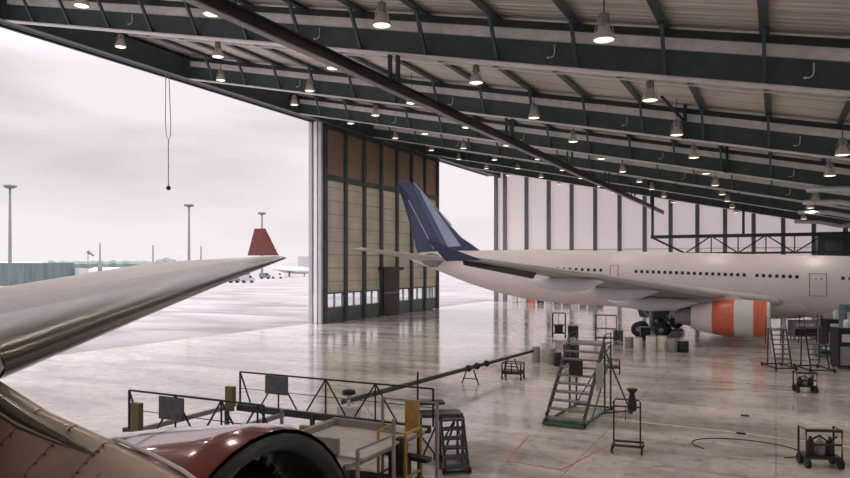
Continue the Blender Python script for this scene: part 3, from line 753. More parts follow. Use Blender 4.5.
dpart(dk, 'deck', 'dock_deck', lambda b: b.box(-12.0, -9.2, 14.9, 18.5, DZ - .08, DZ - .02))
dpart(dk, 'deck_plate', 'machine_white', lambda b: b.box(-14.6, -12.6, 15.3, 16.6, DZ - .06, DZ))
for x in (-17.0, -13.4, -9.5):
    for y in (14.6, 18.6):
        dpart(dk, 'leg', 'steel_dark', lambda b: (b.bar((x, y, DZ - .15), (x, y, .2), .12), b.rev([(.16, -.05), (.16, .05)], (x, y, .16), 'y', 12)))
def ypost(x, y, z0, h, w, mt, nm='bumper_post'): dpart(dk, nm, mt, lambda b: (b.box(x - w / 2, x + w / 2, y - w / 4, y + w / 4, z0, z0 + h), b.box(x - w / 3, x + w / 3, y - w / 5, y + w / 5, z0 - .16, z0)))
p = G(145, 425, 1.9); ypost(p.x, 14.4, 1.75, .85, .34, 'olive')
ypost(-16.75, 18.5, 1.75, .68, .34, 'olive')
dpart(dk, 'notice_board', 'board_grey', lambda b: b.box(-15.65, -14.75, 14.36, 14.44, DZ + .45, DZ + 1.08))
dpart(dk, 'notice_board', 'board_grey', lambda b: (b.box(-15.3, -14.4, 18.56, 18.64, DZ + .5, DZ + 1.1)))
def bracket(b):
    b.bar((-13.6, 14.5, DZ), (-13.6, 14.5, DZ + .4), .09); b.bar((-13.6, 14.5, DZ + .4), (-12.6, 14.7, DZ + .3), .08); b.bar((-12.6, 14.7, DZ + .3), (-12.6, 14.7, DZ), .08)
dpart(dk, 'bracket', 'equip_black', bracket)

# second platform with its own stairs
DSH = -2.2
pf = dk
def ppart(root, name, mt, fn):
    o = dpart(root, name, mt, fn); o.location.x += DSH; return o
def Q(px, y, z=0): return G(px, y, z)
z1 = 1.75
a1, a2, a3, a4 = Q(292, 421, z1), Q(328, 398, z1), Q(420, 420, z1), Q(376, 446, z1)
cx0, cx1, cy0, cy1 = -10.4, -7.4, 13.9, 17.7
ppart(pf, 'deck', 'dock_deck', lambda b: b.box(-9.7, -7.75, 15.0, 17.6, z1 - .06, z1))
ppart(pf, 'toe_board', 'dock_grey', lambda b: (b.box(-9.75, -7.75, 14.9, 15.0, z1 - .06, z1 + .42)))
ppart(pf, 'toe_board', 'dock_grey', lambda b: (b.box(-9.75, -9.65, 14.9, 17.6, z1 - .06, z1 + .2)))
ppart(pf, 'toe_board', 'dock_grey', lambda b: (b.box(-9.75, -7.75, 17.6, 17.7, z1 - .06, z1 + .25)))
ppart(pf, 'lower_deck', 'dock_deck', lambda b: b.box(-9.4, -6.4, 13.7, 15.4, .62, .7))
ppart(pf, 'lower_toe_board', 'dock_grey', lambda b: (b.box(-9.4, -6.4, 13.62, 13.7, .5, .95), b.box(-6.4, -6.32, 13.62, 15.4, .5, .95)))
for (x, y) in ((-9.3, 13.7), (-6.4, 13.7), (-6.35, 15.3), (-8.0, 17.6), (-6.25, 17.6), (-9.6, 15)):
    ppart(pf, 'leg', 'dock_grey', lambda b: (b.bar((x, y, .12), (x, y, z1 + (1.0 if y > 14 else .6)), .07), b.rev([(.12, -.04), (.12, .04)], (x, y, .12), 'y', 10)))
ppart(pf, 'handrail', 'dock_grey', lambda b: b.bar((-8.0, 17.6, z1 + 1), (-6.25, 17.6, z1 + 1), .05))
ppart(pf, 'handrail', 'dock_grey', lambda b: b.bar((-6.35, 15.3, z1 + .6), (-6.4, 13.7, z1 + .6), .05))
ppart(pf, 'yellow_post', 'yellow', lambda b: b.box(-10.15, -9.8, 16.5, 16.65, .7, 1.95))
ppart(pf, 'yellow_post', 'yellow', lambda b: b.box(-7.4, -7.0, 17.85, 18.0, z1 - .05, z1 + .95))
def yl(b):
    b.bar((-9.0, 16.3, .72), (-6.2, 16.1, .72), .09, .26)
    X0, X1, Y0, Y1 = -7.5, -6.65, 16.5, 17.4
    for xx, yy in ((X0, Y0), (X1, Y0), (X1, Y1), (X0, Y1)): b.bar((xx, yy, 0), (xx, yy, 2.1), .06)
    for zz in (.9, 2.08):
        b.bar((X0, Y0, zz), (X1, Y0, zz), .05); b.bar((X1, Y0, zz), (X1, Y1, zz), .05); b.bar((X0, Y0, zz), (X0, Y1, zz), .05)
ppart(pf, 'yellow_frame', 'yellow', yl)
ppart(pf, 'power_unit', 'equip_black', lambda b: (b.box(-7.3, -6.85, 16.7, 17.2, .15, 1.35), b.rev([(.18, 0), (.22, .3), (.12, .5)], (-7.05, 16.95, 1.35), n=12), b.box(-7.35, -6.8, 16.65, 17.25, 0, .15)))
ppart(pf, 'cable_tray', 'equip_black', lambda b: (b.bar((-8.6, 17.4, 1.3), (-6.3, 17.2, 1.25), .3, .12), b.bar((-9, 16, .9), (-6.5, 16, .95), .4, .2)))

# small stairs at the end of the dock
def stairs(name, label, base, rz, run, rise, width, n, mts, plat=1.0, group=None, rails=True, rh=.95):
    s = empty(name, base, rz); tag(s, label, 'stairs', group)
    for sx in (-1, 1):
        x = sx * width / 2
        MB().bar((x, 0, .12), (x, run, rise), .06, .2).build('side_beam', mts[0], s)
    for i in range(n):
        t = (i + 1) / n
        MB().box(-width / 2, width / 2, run * t - .3, run * t + .03, rise * t - .06, rise * t).build('step', mts[1], s)
    MB().box(-width / 2, width / 2, run, run + plat, rise - .06, rise).build('top_platform', mts[1], s)
    for sx in (-1, 1):
        x = sx * width / 2
        for yy in (run + .05, run + plat - .05):
            MB().bar((x, yy, .1), (x, yy, rise), .07).build('leg', mts[0], s)
    def rail(b, x):
        b.tube([(x, .1, rh), (x, run, rise + rh), (x, run + plat, rise + rh)], .025, 6); b.tube([(x, .1, rh / 2), (x, run, rise + rh / 2), (x, run + plat - .03, rise + rh / 2)], .018, 6)
        for t in (0.03, .35, .68, 1): b.bar((x, run * t, rise * t), (x, run * t, rise * t + rh), .04)
        b.bar((x, run + plat - .03, rise), (x, run + plat - .03, rise + rh), .04)
    if rails:
        for sx in (-1, 1):
            b = MB(); rail(b, sx * width / 2); b.build('handrail', mts[0], s)
    bf = MB()
    for sx in (-1, 1): bf.bar((sx * width / 2, -.1, .1), (sx * width / 2, run + plat, .1), .08, .1)
    bf.bar((-width / 2, run + plat, .1), (width / 2, run + plat, .1), .08); bf.bar((-width / 2, -.1, .1), (width / 2, -.1, .1), .08)
    bf.bar((-width / 2, run + plat, .15), (width / 2, run + plat, rise - .1), .05)
    bf.bar((width / 2, run * .4, .15), (width / 2, run + plat, rise * .8), .05); bf.build('base_frame', mts[2], s)
    for sx in (-1, 1):
        for yy in (.05, run + plat - .1):
            MB().rev([(.1, -.04), (.1, .04)], (sx * (width / 2 + .05), yy, .1), 'x', 10).build('caster', 'rubber', s)
    return s
p = Q(457, 474, 0)
s1 = stairs('mobile_stairs', 'small dark mobile stairs at the right end of the work dock', (p.x, p.y, 0), TH + .16, .85, 1.6, .74, 6, ('equip_black', 'stair_steel', 'equip_black'), .9, rails=False)
MB().box(-1.0, .4, .9, 1.7, 1.6, 1.7).build('top_board', 'stair_steel', s1)
MB().box(-1.1, -.1, 1.5, 2.1, 1.9, 1.97).build('upper_board', 'equip_black', s1)
MB().bar((-1.0, 1.7, .1), (-1.0, 1.7, 3.0), .06).build('corner_post', 'equip_black', s1)
MB().bar((-1.0, 1.0, .1), (-1.0, 1.0, 1.6), .06).build('corner_post', 'equip_black', s1)
MB().bar((-1.0, .95, .2), (-.4, .95, 1.58), .05).build('brace', 'equip_black', s1)
MB().bar((-.4, .95, .2), (-1.0, .95, 1.0), .05).build('brace', 'equip_black', s1)
MB().bar((-.5, .3, .1), (.3, 1.9, 1.2), .06).build('brace', 'equip_black', s1)

# ------------------------------------------------------------------ big stairs
p = Q(563, 427, 0)
s2 = stairs('mobile_stairs', 'tall grey mobile boarding stairs with ten steps in the middle of the floor', (p.x, p.y + .1, 0), math.radians(-3), 3.2, 3.1, 1.6, 10, ('stair_steel', 'tread', 'stair_green'), 1.1, rh=.4)
MB().box(-.86, .86, -.2, .6, .04, .13).build('front_bumper', 'stair_green', s2)
MB().box(.84, .88, 1.7, 2.7, 1.25, 2.4).build('side_panel', 'panel_cream', s2)
MB().box(-.28, .28, 1.62, 1.7, 1.85, 2.5).build('sign_plate', 'equip_black', s2)
MB().bar((.7, 3.9, 2.6), (1.75, 3.9, .12), .06).build('outrigger', 'stair_steel', s2)
MB().bar((.7, 2.6, .12), (1.75, 3.9, .12), .06).build('outrigger', 'stair_steel', s2)
MB().rev([(.14, -.05), (.14, .05)], (1.8, 3.9, .14), 'x', 12).build('caster', 'rubber', s2)

# wheeled stand with black nozzle
p = Q(627, 452, 0)
sd = empty('wheeled_stand', (p.x, p.y, 0), math.radians(8)); tag(sd, 'brown tubular stand on wheels holding a dark flared nozzle, right of the tall stairs', 'stand')
MB().tube([(-.45, 0, .25), (-.45, 0, 1.78), (-.38, 0, 1.85), (.38, 0, 1.85), (.45, 0, 1.78), (.45, 0, .25)], .03, 8).build('upright_frame', 'equip_brown', sd)
MB().bar((-.45, 0, 1.6), (.45, 0, 1.6), .05).build('cross_bar', 'equip_brown', sd)
MB().tube([(-.5, -.28, .12), (-.5, -.28, .28), (.5, -.28, .28), (.5, -.28, .12)], .045, 8).build('base_bar', 'equip_brown', sd)
MB().tube([(-.45, .4, .12), (-.45, .4, .28), (.55, .4, .28), (.55, .4, .12)], .045, 8).build('base_bar', 'equip_brown', sd)
for x in (-.45, .45): MB().bar((x, -.28, .25), (x, .4, .25), .06).build('base_bar', 'equip_brown', sd)
for x in (-.5, .5):
    for y in (-.28, .4): MB().rev([(.09, -.03), (.09, .03)], (x, y, .09), 'x', 10).build('caster', 'rubber', sd)
MB().rev([(.10, 1.45), (.16, 1.5), (.16, 1.75), (.11, 1.95), (.085, 2.08), (.19, 2.2), (.19, 2.24), (.08, 2.22)], (.17, .02, 0), n=18).build('nozzle', 'equip_black', sd)
MB().tube([(-.05, 0, 1.6), (-.05, -.02, 1.1)], .015, 6).build('dangling_cord', 'equip_brown', sd)

# carts
def cart(loc, rz, w, h, label):
    c = empty('equipment_cart', loc, rz); tag(c, label, 'cart')
    for x in (-w / 2, w / 2):
        MB().tube([(x, -.3, .3), (x, -.3, h), (x, .3, h), (x, .3, .3)], .035, 8).build('end_frame', 'equip_brown', c)
        for y in (-.3, .3): MB().rev([(.17, -.06), (.17, .06)], (x * .92, y, .17), 'x', 14).build('wheel', 'rubber', c)
    MB().box(-w / 2, w / 2, -.35, .35, .3, .38).build('tray', 'equip_black', c)
    MB().bar((-w / 2, -.3, h - .02), (w / 2, -.3, h - .02), .09).build('top_bar', 'equip_brown', c)
    MB().bar((-w / 2, -.3, h * .62), (w / 2, -.3, h * .62), .06).build('mid_bar', 'equip_brown', c)
    for k in range(3):
        x = -w / 2 + w * (k + .8) / 3.6
        t = MB().rev([(.12, .38), (.14, .45), (.14, h * .62), (.05, h * .72), (.05, h * .78)], (x, 0, 0), n=12); t.build('gas_bottle', 'equip_brown' if k != 1 else 'drum_grey', c)
    b = MB(); b.tube([(-w * .4, -.2, h * .7), (-w * .1, -.25, h * .85), (w * .15, -.2, h * .68), (w * .4, -.2, h * .82)], .035, 6); b.build('hose', 'equip_black', c)
p = Q(820, 466, 0); cart((p.x, p.y, 0), math.radians(20), 1.1, 1.25, 'dark rusty cart with gas bottles nearest the bottom right corner')
p = Q(805, 392, 0); cart((p.x, p.y, 0), math.radians(15), .95, 1.05, 'smaller dark cart with bottles farther back, below the ladders at right')

# scaffold towers
def tower(px, y, w, h, label, mt='equip_brown', box=False, rz=.2):
    p = Q(px, y, 0); t = empty('scaffold_tower', (p.x, p.y, 0), rz); tag(t, label, 'scaffold')
    for sx in (-1, 1):
        for sy in (-1, 1):
            MB().bar((sx * w / 2, sy * .4, .1), (sx * w / 2, sy * .4, h), .07).build('leg', mt, t)
            MB().rev([(.1, -.04), (.1, .04)], (sx * w / 2, sy * .4, .1), 'x', 10).build('caster', 'rubber', t)
    for z in (.35, h * .5, h):
        b = MB()
        for sy in (-1, 1): b.bar((-w / 2, sy * .4, z), (w / 2, sy * .4, z), .05)
        for sx in (-1, 1): b.bar((sx * w / 2, -.4, z), (sx * w / 2, .4, z), .05)
        b.build('ring_rail', mt, t)
    MB().box(-w / 2, w / 2, -.4, .4, .35, .42).build('deck', mt, t)
    MB().bar((0, -.4, .4), (0, -.4, h), .05).build('middle_post', mt, t)
    if box: MB().box(-w * .32, w * .3, -.3, .3, .42, 1.15).build('crate', 'equip_black', t)
    return t
tower(559, 337, 1.15, 2.2, 'thin scaffold tower with a black crate, left of the tall stairs under the fuselage', box=True)
tower(606, 342, 1.7, 2.3, 'wider empty scaffold tower just right of the top of the tall stairs')
def ladder(px, y, w, h, label):
    p = Q(px, y, 0); t = empty('step_ladder', (p.x, p.y, 0), .4); tag(t, label, 'ladder')
    for sx in (-1, 1): MB().bar((sx * w / 2, 0, .2), (sx * w / 2, .8, h), .07).build('rail', 'equip_black', t)
    for i in range(8):
        q = (i + .7) / 8; MB().bar((-w / 2, .8 * q, .2 + (h - .2) * q), (w / 2, .8 * q, .2 + (h - .2) * q), .12, .05).build('rung', 'stair_steel', t)
    for sx in (-1, 1): MB().bar((sx * w / 2, 1.3, .15), (sx * w / 2, 1.2, h), .06).build('leg', 'equip_black', t)
    b = MB()
    for sx in (-1, 1): b.bar((sx * w * .65, -.3, .15), (sx * w * .65, 1.8, .15), .08)
    b.bar((-w * .65, -.3, .15), (w * .65, -.3, .15), .08); b.bar((-w * .65, 1.8, .15), (w * .65, 1.8, .15), .08); b.build('base_frame', 'equip_black', t)
    for sx in (-1, 1):
        for yy in (-.3, 1.8): MB().rev([(.13, -.04), (.13, .04)], (sx * w * .65, yy, .13), 'x', 10).build('caster', 'rubber', t)
    b = MB()
    for sx in (-1, 1): b.tube([(sx * w / 2, .8, h), (sx * w / 2, .9, h + .7), (sx * w / 2, 1.5, h + .7), (sx * w / 2, 1.6, h * .6)], .03, 6)
    b.build('hand_loop', 'equip_black', t); MB().box(-w / 2, w / 2, .8, 1.5, h - .04, h).build('top_platform', 'stair_steel', t)
ladder(784, 370, .95, 2.5, 'left of two dark wheeled step ladders under the fuselage at right')
ladder(820, 372, 1.1, 2.7, 'right of two dark wheeled step ladders under the fuselage at right')
tower(612, 373, .9, .8, 'low dark trestle frame behind the tall stairs on the right', 'equip_black')

# dark cabinets, people-high equipment at far right
def cabinet(px, y, w, h, d, mt, label, top=None, nm='equipment_cabinet', cat='cabinet'):
    p = Q(px, y, 0); c = empty(nm, (p.x, p.y, 0), .35); tag(c, label, cat)
    MB().box(-w / 2, w / 2, -d / 2, d / 2, .12, h).build('body', mt, c)
    MB().box(-w * .42, w * .42, -d / 2 - .03, -d / 2, .25, h * .55).build('door', 'equip_black' if mt != 'equip_black' else 'drum_grey', c)
    MB().box(-w * .35, w * .35, -d / 2 - .02, -d / 2, h * .66, h * .85).build('control_panel', 'machine_white', c)
    for x in (-w * .4, w * .4):
        for yy in (-d * .35, d * .35): MB().rev([(.12, -.04), (.12, .04)], (x, yy, .12), 'x', 10).build('caster', 'rubber', c)
    if top: MB().rev([(.22, h), (.22, h + top), (.1, h + top + .1)], (w * .1, 0, 0), n=12).build('tank', 'machine_white', c)
cabinet(845, 368, 1.3, 2.6, 1.2, 'equip_black', 'tall black equipment cabinet at the right picture edge', .4)
cabinet(849, 352, 1.0, 3.6, 1.0, 'blue_machine', 'tall blue grey machine behind the black cabinet at the right edge')
cabinet(834, 346, 1.6, 2.2, 1.2, 'equip_black', 'black cabinet with a white tank behind the right step ladder', .6)
cabinet(803, 338, 2.2, 1.6, 1.2, 'drum_grey', 'wide low grey cabinet behind the left step ladder under the belly')
cabinet(827, 357, 1.5, .9, 1.0, 'blue_machine', 'low blue grey trolley beside the right step ladder', nm='tool_trolley', cat='trolley')

# drums and bins in front of the landing gear
def drum(px, y, r, h, mt, label, grp):
    p = Q(px, y, 0); d = empty('drum', (p.x, p.y, 0)); tag(d, label, 'drum', grp)
    MB().rev([(r * .95, 0), (r, .03), (r, h * .3), (r * 1.04, h * .33), (r, h * .36), (r, h * .63), (r * 1.04, h * .66), (r, h * .69), (r, h - .03), (r * .95, h)], (0, 0, 0), n=18).build('shell', mt, d)
    MB().rev([(r * .9, h), (r * .9, h + .03), (.05, h + .05)], (0, 0, 0), n=18).build('lid', 'drum_grey', d)
DG = 'drums standing by the main landing gear'
for px, y, r, h, mt, lab in [(629, 348, .34, .85, 'drum_grey', 'grey drum leftmost in the row by the landing gear'), (638, 349, .34, .9, 'drum_white', 'second drum from the left by the landing gear, pale'),
        (651, 351, .38, 1.15, 'drum_white', 'taller white drum left of the middle of the row'), (662, 351, .38, 1.15, 'drum_white', 'white drum right of the middle of the row'),
        (672, 352, .34, 1.0, 'drum_grey', 'grey drum second from the right by the landing gear'), (683, 352, .42, .85, 'equip_black', 'wide black drum at the right end of the row'),
        (536, 362, .3, 1.0, 'drum_grey', 'grey drum at the far end of the tow boom'), (545, 361, .3, 1.15, 'drum_white', 'white drum at the far end of the tow boom'),
        (551.5, 364, .3, 1.0, 'drum_grey', 'grey drum left of the tall stairs'), (557.5, 366, .26, .9, 'equip_black', 'black drum touching the left of the tall stairs')]:
    drum(px, y, r, h, mt, lab, DG if px > 600 else 'drums by the end of the boom')
def crate(px, y, w, d, h, mt, label):
    p = Q(px, y, 0); c = empty('equipment_crate', (p.x, p.y, 0), .3); tag(c, label, 'crate')
    MB().box(-w / 2, w / 2, -d / 2, d / 2, .1, h).build('body', mt, c)
    MB().box(-w / 2 - .03, w / 2 + .03, -d / 2 - .03, d / 2 + .03, h, h + .07).build('lid', 'drum_grey', c)
    for x in (-w * .4, w * .4):
        MB().box(x - .06, x + .06, -d / 2, d / 2, 0, .1).build('skid', 'equip_black', c)
crate(573, 338, .9, .8, 1.1, 'equip_black', 'black crate right of the scaffold tower with the crate')
crate(571, 364, 1.0, .8, 1.3, 'equip_black', 'black crate against the upper left of the tall stairs')
crate(618, 341, .8, .7, .9, 'blue_machine', 'small blue grey crate right of the wide scaffold tower')
crate(645, 340, .8, .7, 1.1, 'equip_black', 'black crate between the drums and the landing gear')
rr = random.Random(3)
for k, (px, mt, h) in enumerate([(515, 'machine_white', 1.6), (523.5, 'cowl_white', 1.3), (532, 'orange', 1.5), (540.5, 'equip_black', 1.1), (549, 'machine_white', 1.7), (557.5, 'blue_machine', 1.2), (566, 'equip_black', .9), (574.5, 'machine_white', 1.3),
                             (583, 'equip_black', 1.1), (591.5, 'blue_machine', 1.4), (600, 'equip_black', 1.0)]):
    p = W(px, 0); q = (px - 425) / F; Y = 117.6; X = (q * cT * Y - sT * Y) / (cT + sT * q)
    c = empty('storage_box', (X, Y, 0)); tag(c, '%s storage box standing at the foot of the white wall, %s from the left' % ({'machine_white': 'white', 'cowl_white': 'pale', 'orange': 'orange', 'equip_black': 'black', 'blue_machine': 'blue grey'}[mt],
             ['first', 'second', 'third', 'fourth', 'fifth', 'sixth', 'seventh', 'eighth', 'ninth', 'tenth', 'last'][k]), 'box', 'storage boxes along the white wall')
    MB().box(-.5, .5, -.4, .4, .05, h).build('body', mt, c); MB().box(-.53, .53, -.44, .44, h, h + .08).build('lid', 'drum_grey', c)
    MB().box(-.45, -.3, -.4, .4, 0, .05).build('skid', 'equip_black', c); MB().box(.3, .45, -.4, .4, 0, .05).build('skid', 'equip_black', c)

# ------------------------------------------------------------------ long boom on trestles with its machine
pa = Q(343, 402, .9); pb = Q(533, 351, .9)
bo = empty('tow_boom', (pa.x, pa.y, 0)); tag(bo, 'long dark tapered boom lying from the work dock towards the tall stairs', 'boom')
def bpp(name, mt, fn): return dpart(bo, name, mt, fn)
d = (pb - pa)
bpp('beam', 'steel_dark', lambda b: b.tube([pa, pa + d * .5, pb], [.12, .11, .09], 10))
for t in (.55, .60, .66):
    c = pa + d * t; bpp('clamp', 'equip_black', lambda b: (b.rev([(.16, -.16), (.2, 0), (.16, .16)], (c.x, c.y, c.z), 'y', 12)))
for t in (.02, .56, .83):
    c = pa + d * t
    bpp('support', 'equip_black', lambda b: (b.bar((c.x - .5, c.y, 0), (c.x - .2, c.y, c.z - .1), .06), b.bar((c.x + .5, c.y, 0), (c.x + .2, c.y, c.z - .1), .06), b.bar((c.x - .45, c.y, .3), (c.x + .45, c.y, .3), .05)))
mc = Q(345, 418, 0)
mm = empty('service_lift', (-13.3, 20.6, 0)); tag(mm, 'small white service lift with black cap and black base behind the long guard rail', 'lift')
MB().box(-.45, .45, -.4, .4, 0.1, .6).build('base', 'equip_black', mm)
for x in (-.4, .4):
    MB().rev([(.16, -.05), (.16, .05)], (x, -.42, .16), 'y', 12).build('wheel', 'rubber', mm); MB().rev([(.16, -.05), (.16, .05)], (x, .42, .16), 'y', 12).build('wheel', 'rubber', mm)
MB().box(-.3, .3, -.3, .3, .6, 1.7).build('housing', 'machine_white', mm)
MB().bar((0, 0, 1.7), (0, 0, 2.1), .1).build('neck', 'machine_white', mm)
MB().rev([(.22, 2.1), (.25, 2.14), (.22, 2.24), (.08, 2.28)], (0, 0, 0), n=14).build('cap', 'equip_black', mm)
MB().tube([(.2, 0, 1.5), (.6, .1, 1.8), (.9, .1, 1.4)], .03, 6).build('hose', 'machine_white', mm)
tower(513, 379, 1.1, .95, 'low dark trestle under the far part of the boom', 'equip_black', rz=.1)

# ------------------------------------------------------------------ paint on the floor
def stripe(name, pts, w, mt, label, kind='structure', cat=None):
    b = MB()
    for a, c in zip(pts[:-1], pts[1:]): b.bar((a.x, a.y, .004), (c.x, c.y, .004), w, .006)
    o = b.build(name, mt)
    if cat: tag(o, label, cat)
    else: tag(o, kind=kind)
stripe('trim_2', [Q(528, 437), Q(507, 461), Q(561, 470), Q(608, 446)], .055, 'red_paint', '')
stripe('trim_3', [Q(560, 413), Q(640, 422), Q(740, 433), Q(850, 447)], .16, 'yellow_paint', '')
stripe('trim_4', [Q(600, 399), Q(680, 406), Q(850, 422)], .12, 'pale_paint', '')
stripe('trim_5', [Q(700, 386), Q(850, 396)], .12, 'pale_paint', '')
b = MB(); cc = Q(745, 448); 
b.tube([V(cc.x + 1.8 * math.cos(a / 10) , cc.y + 1.2 * math.sin(a / 10), .02) for a in range(-8, 40)], .018, 6)
tag(b.build('floor_cable', 'equip_brown'), 'thin dark cable lying in an open loop on the concrete at lower right', 'cable')
b = MB(); p = Q(741, 434); b.box(p.x - .16, p.x + .16, p.y - .06, p.y + .06, 0, .06); q = Q(745, 416)
b.add([(v[0], v[1], v[2]) for v in []], [])
tag(b.build('floor_chock', 'equip_black'), 'small black chock on the yellow floor line', 'chock', 'black chocks on the floor lines')
b = MB(); b.box(q.x - .16, q.x + .16, q.y - .06, q.y + .06, 0, .06)
tag(b.build('floor_chock', 'equip_black'), 'small black chock on the pale floor line', 'chock', 'black chocks on the floor lines')

# ------------------------------------------------------------------ outside
def mast(px, ytop, f, label, small=False):
    p = W(px, f); top = CAMZ + (265 - ytop) / F * f
    m_ = empty('light_mast', (p.x, p.y, 0)); tag(m_, label, 'mast')
    w = .7 if not small else .45
    MB().tube([(0, 0, 0), (0, 0, top)], [w, w * .55], 8).build('pole', 'mast_grey', m_)
    if not small:
        MB().rev([(1.2, -.9), (2.3, -.3), (2.3, .3), (1.2, .6)], (0, 0, top), n=12).build('lamp_ring', 'mast_grey', m_)
    else:
        MB().rev([(.9, 0), (1.0, 2.4), (.5, 3.2)], (0, 0, CAMZ - 3.0), n=8).build('light_box', 'far_mid', m_)
mast(10, 186, 260, 'tall floodlight mast at the far left edge of the apron')
mast(189, 205, 320, 'tall floodlight mast rising behind the middle of the near wing')
mast(262, 213, 370, 'floodlight mast directly above the red winglet')
mast(100, 243, 300, 'short mast with dark box left of the hedge', True); mast(153, 245, 310, 'short mast with dark box near the middle of the hedge', True); mast(201, 246, 330, 'short mast with dark box right of the tall middle mast', True)
# blast fence
def wbox(name, px0, px1, f, z0, z1, depth, mt, label, cat, f1=None):
    a = W(px0, f); c = W(px1, f1 or f); dd = (c - a).normalized(); nn = V(-dd.y, dd.x, 0) * depth
    b = MB(); b.prism([V(a.x, a.y, z0), V(c.x, c.y, z0), V(c.x, c.y, z1), V(a.x, a.y, z1)], nn)
    o = b.build(name, mt); tag(o, label, cat); return o
bf_ = wbox('blast_fence', -40, 74, 215, 0, 7.3, 2.5, 'far_teal', 'long grey green slatted blast fence on the apron at far left', 'fence', 235)
wbox('fence_end_panel', 74, 79, 236, 0, 5.5, 2.5, 'far_pale', 'pale slanted end panel at the right end of the blast fence', 'fence', 228)
trees = MB()
for k, (px0, px1, h, lab) in enumerate([(48, 100, 9.4, 'left stretch of the distant grey green tree line'), (98, 152, 9.6, 'middle stretch of the distant grey green tree line'), (150, 182, 11.2, 'rounded right end of the distant tree line'), (182, 250, 8.8, 'low tree line seen over the near wing')]):
    b = trees; n = 14; rings = []
    for i in range(n + 1):
        px = px0 + (px1 - px0) * i / n; c = W(px, 460); e = math.sin(PI * min(1, max(0, i / n))) ** .3 if k == 2 else .96 + .04 * math.sin(i * 2.1)
        hh = h * max(.5, e) * (1 + .04 * math.sin(i * 1.7 + k)); u = (W(px, 440) - W(px, 420)).normalized()
        rings.append([c - u * 8, c - u * 6 + V(0, 0, hh * .8), c + V(0, 0, hh), c + u * 6 + V(0, 0, hh * .85), c + u * 8])
    b.loft(rings, smooth=False); pass
tag(trees.build('tree_line', 'far_green'), 'low grey green tree line along the horizon at left', 'trees', None, 'stuff')
def farplane(px, f, label, L=30, s=1.0, rz=0.0, fin=True):
    p = W(px, f); a = empty('parked_airliner', (p.x, p.y, 0), TH + rz); tag(a, label, 'airplane')
    MB().tube([(-L / 2, 0, 4.6), (-L / 2 + 6, 0, 3.9), (-L / 2 + 12, 0, 3.6), (L / 2 - 5, 0, 3.6), (L / 2 - 1.5, 0, 3.3), (L / 2, 0, 3.0)], [.3, 1.5, 1.95, 1.95, 1.4, .3], 14).build('fuselage', 'far_white', a)
    MB().prism([V(-L / 2 + 8, -.15, 5.2), V(-L / 2 + .5, -.15, 5.0), V(-L / 2 - 1.6, -.15, 12.2 * s), V(-L / 2 + 1.6, -.15, 12.2 * s)], V(0, .3, 0)).build('tail_fin', 'far_white', a)
    MB().prism([V(3, 0, 2.8), V(-2, 0, 2.8), V(-8, -14, 3.8), V(-6.3, -14, 3.8)], V(0, 0, .3)).build('wing', 'far_pale', a)
    MB().prism([V(3, 0, 2.8), V(-2, 0, 2.8), V(-8, 14, 3.8), V(-6.3, 14, 3.8)], V(0, 0, .3)).build('wing', 'far_pale', a)
    for x, y in ((-1.5, -2.5), (-1.5, 2.5), (L / 2 - 4, 0)):
        MB().tube([(x, y, 3), (x, y, 0)], .3, 6).build('landing_gear', 'far_mid', a)
    return a
fpp = farplane(8, 300, 'white parked airliner body showing above the blast fence', 27)
fpp.scale = (1.45, 1.45, 1.45)
farplane(206, 385, 'white parked airliner with tall white fin behind the near wing', 30, 1.25, 0.0)
farplane(113, 330, 'white parked airliner in front of the tree line at left', 26, .55, PI)
farplane(292, 400, 'faint parked airliner right of the red winglet', 22, .6, .1)
wbox('terminal_building', 298, 312, 520, 0, 13, 20, 'far_pale', 'pale distant airport building beside the door post', 'building')
wbox('terminal_building', 283, 300, 560, 0, 9, 20, 'far_white', 'low white distant airport building behind the parked airliner', 'building')
wbox('terminal_building', 455, 500, 560, 0, 5, 20, 'far_white', 'low white distant building seen through the gap beside the tail fin', 'building')
def van(px, f, mt, label, L=6):
    p = W(px, f); v = empty('service_vehicle', (p.x, p.y, 0), TH); tag(v, label, 'vehicle')
    MB().prism([V(-L / 2, -1, .6), V(L / 2, -1, .6), V(L / 2, -1, 1.7), V(L / 2 - 1.2, -1, 2.9), V(-L / 2, -1, 2.9)], V(0, 2, 0)).build('body', mt, v)
    for x in (-L * .3, L * .3):
        MB().rev([(.5, -1.1), (.5, 1.1)], (x, 0, .5), 'y', 10).build('wheel', 'rubber', v)
    MB().box(L / 2 - 1.9, L / 2 - .9, -1.03, 1.03, 1.8, 2.6).build('window', 'glass_dark', v)
van(265, 330, 'far_mid', 'grey service vehicle just right of the red winglet', 5); van(277, 340, 'far_white', 'white service vehicle right of the grey one near the winglet', 6)
van(234, 260, 'far_mid', 'grey service vehicle under the outer near wing', 4); van(248, 262, 'far_pale', 'pale service vehicle under the outer near wing', 5); van(109, 250, 'far_mid', 'grey service vehicle beyond the near wing at left', 4)
p = W(88, 300); b = MB(); b.tube([(p.x, p.y, 0), (p.x, p.y, 12.4)], .15, 6); b.tube([(p.x, p.y, 12.4), (p.x + 2.2, p.y + 1, 10.6)], [.8, .35], 8)
tag(b.build('windsock', 'far_mid'), 'drooping grey windsock on a thin pole left of the short masts', 'windsock')

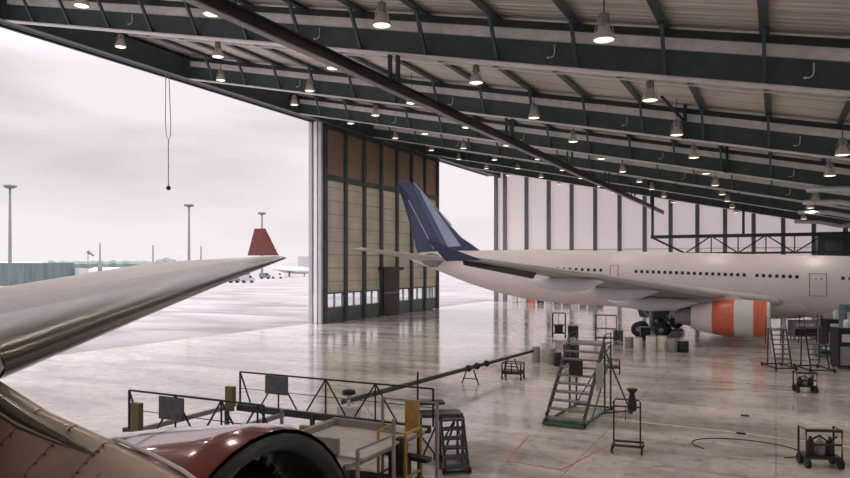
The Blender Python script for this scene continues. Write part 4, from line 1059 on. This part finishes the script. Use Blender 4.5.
# ------------------------------------------------------------------ sky
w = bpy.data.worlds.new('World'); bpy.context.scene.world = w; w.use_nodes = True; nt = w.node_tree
bg = nt.nodes['Background']
tc = nt.nodes.new('ShaderNodeTexCoord'); mp = nt.nodes.new('ShaderNodeMapping'); mp.inputs['Scale'].default_value = (1.1, 1.1, 5.0)
mp.inputs['Location'].default_value = (.4, 1.3, .15)
nt.links.new(tc.outputs['Generated'], mp.inputs['Vector'])
nz = nt.nodes.new('ShaderNodeTexNoise'); nz.inputs['Scale'].default_value = 1.6; nz.inputs['Detail'].default_value = 4; nz.inputs['Roughness'].default_value = .5
nt.links.new(mp.outputs['Vector'], nz.inputs['Vector'])
cr = nt.nodes.new('ShaderNodeValToRGB'); cr.color_ramp.elements[0].position = .36; cr.color_ramp.elements[1].position = .60
cr.color_ramp.elements[0].color = (.24, .232, .25, 1); cr.color_ramp.elements[1].color = (.455, .415, .432, 1)
nt.links.new(nz.outputs['Fac'], cr.inputs['Fac'])
sx = nt.nodes.new('ShaderNodeSeparateXYZ'); nt.links.new(tc.outputs['Generated'], sx.inputs[0])
mr = nt.nodes.new('ShaderNodeMapRange'); mr.inputs['From Min'].default_value = 0.0; mr.inputs['From Max'].default_value = .22; mr.inputs['To Min'].default_value = 1; mr.inputs['To Max'].default_value = 0
nt.links.new(sx.outputs['Z'], mr.inputs['Value'])
mx = nt.nodes.new('ShaderNodeMix'); mx.data_type = 'RGBA'; mx.inputs[7].default_value = (.45, .418, .432, 1)
nt.links.new(mr.outputs[0], mx.inputs[0]); nt.links.new(cr.outputs['Color'], mx.inputs[6]); nt.links.new(mx.outputs[2], bg.inputs['Color'])
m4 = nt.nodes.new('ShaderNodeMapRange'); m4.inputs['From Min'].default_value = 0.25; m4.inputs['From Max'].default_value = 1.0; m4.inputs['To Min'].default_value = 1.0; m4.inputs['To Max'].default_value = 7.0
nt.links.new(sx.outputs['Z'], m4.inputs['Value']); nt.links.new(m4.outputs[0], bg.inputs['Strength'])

vs = bpy.context.scene.view_settings
bpy.context.scene.display_settings.display_device = 'sRGB'
vs.view_transform = 'Standard'; vs.look = 'None'; vs.gamma = 1.0; vs.exposure = 1.05; vs.use_curve_mapping = False
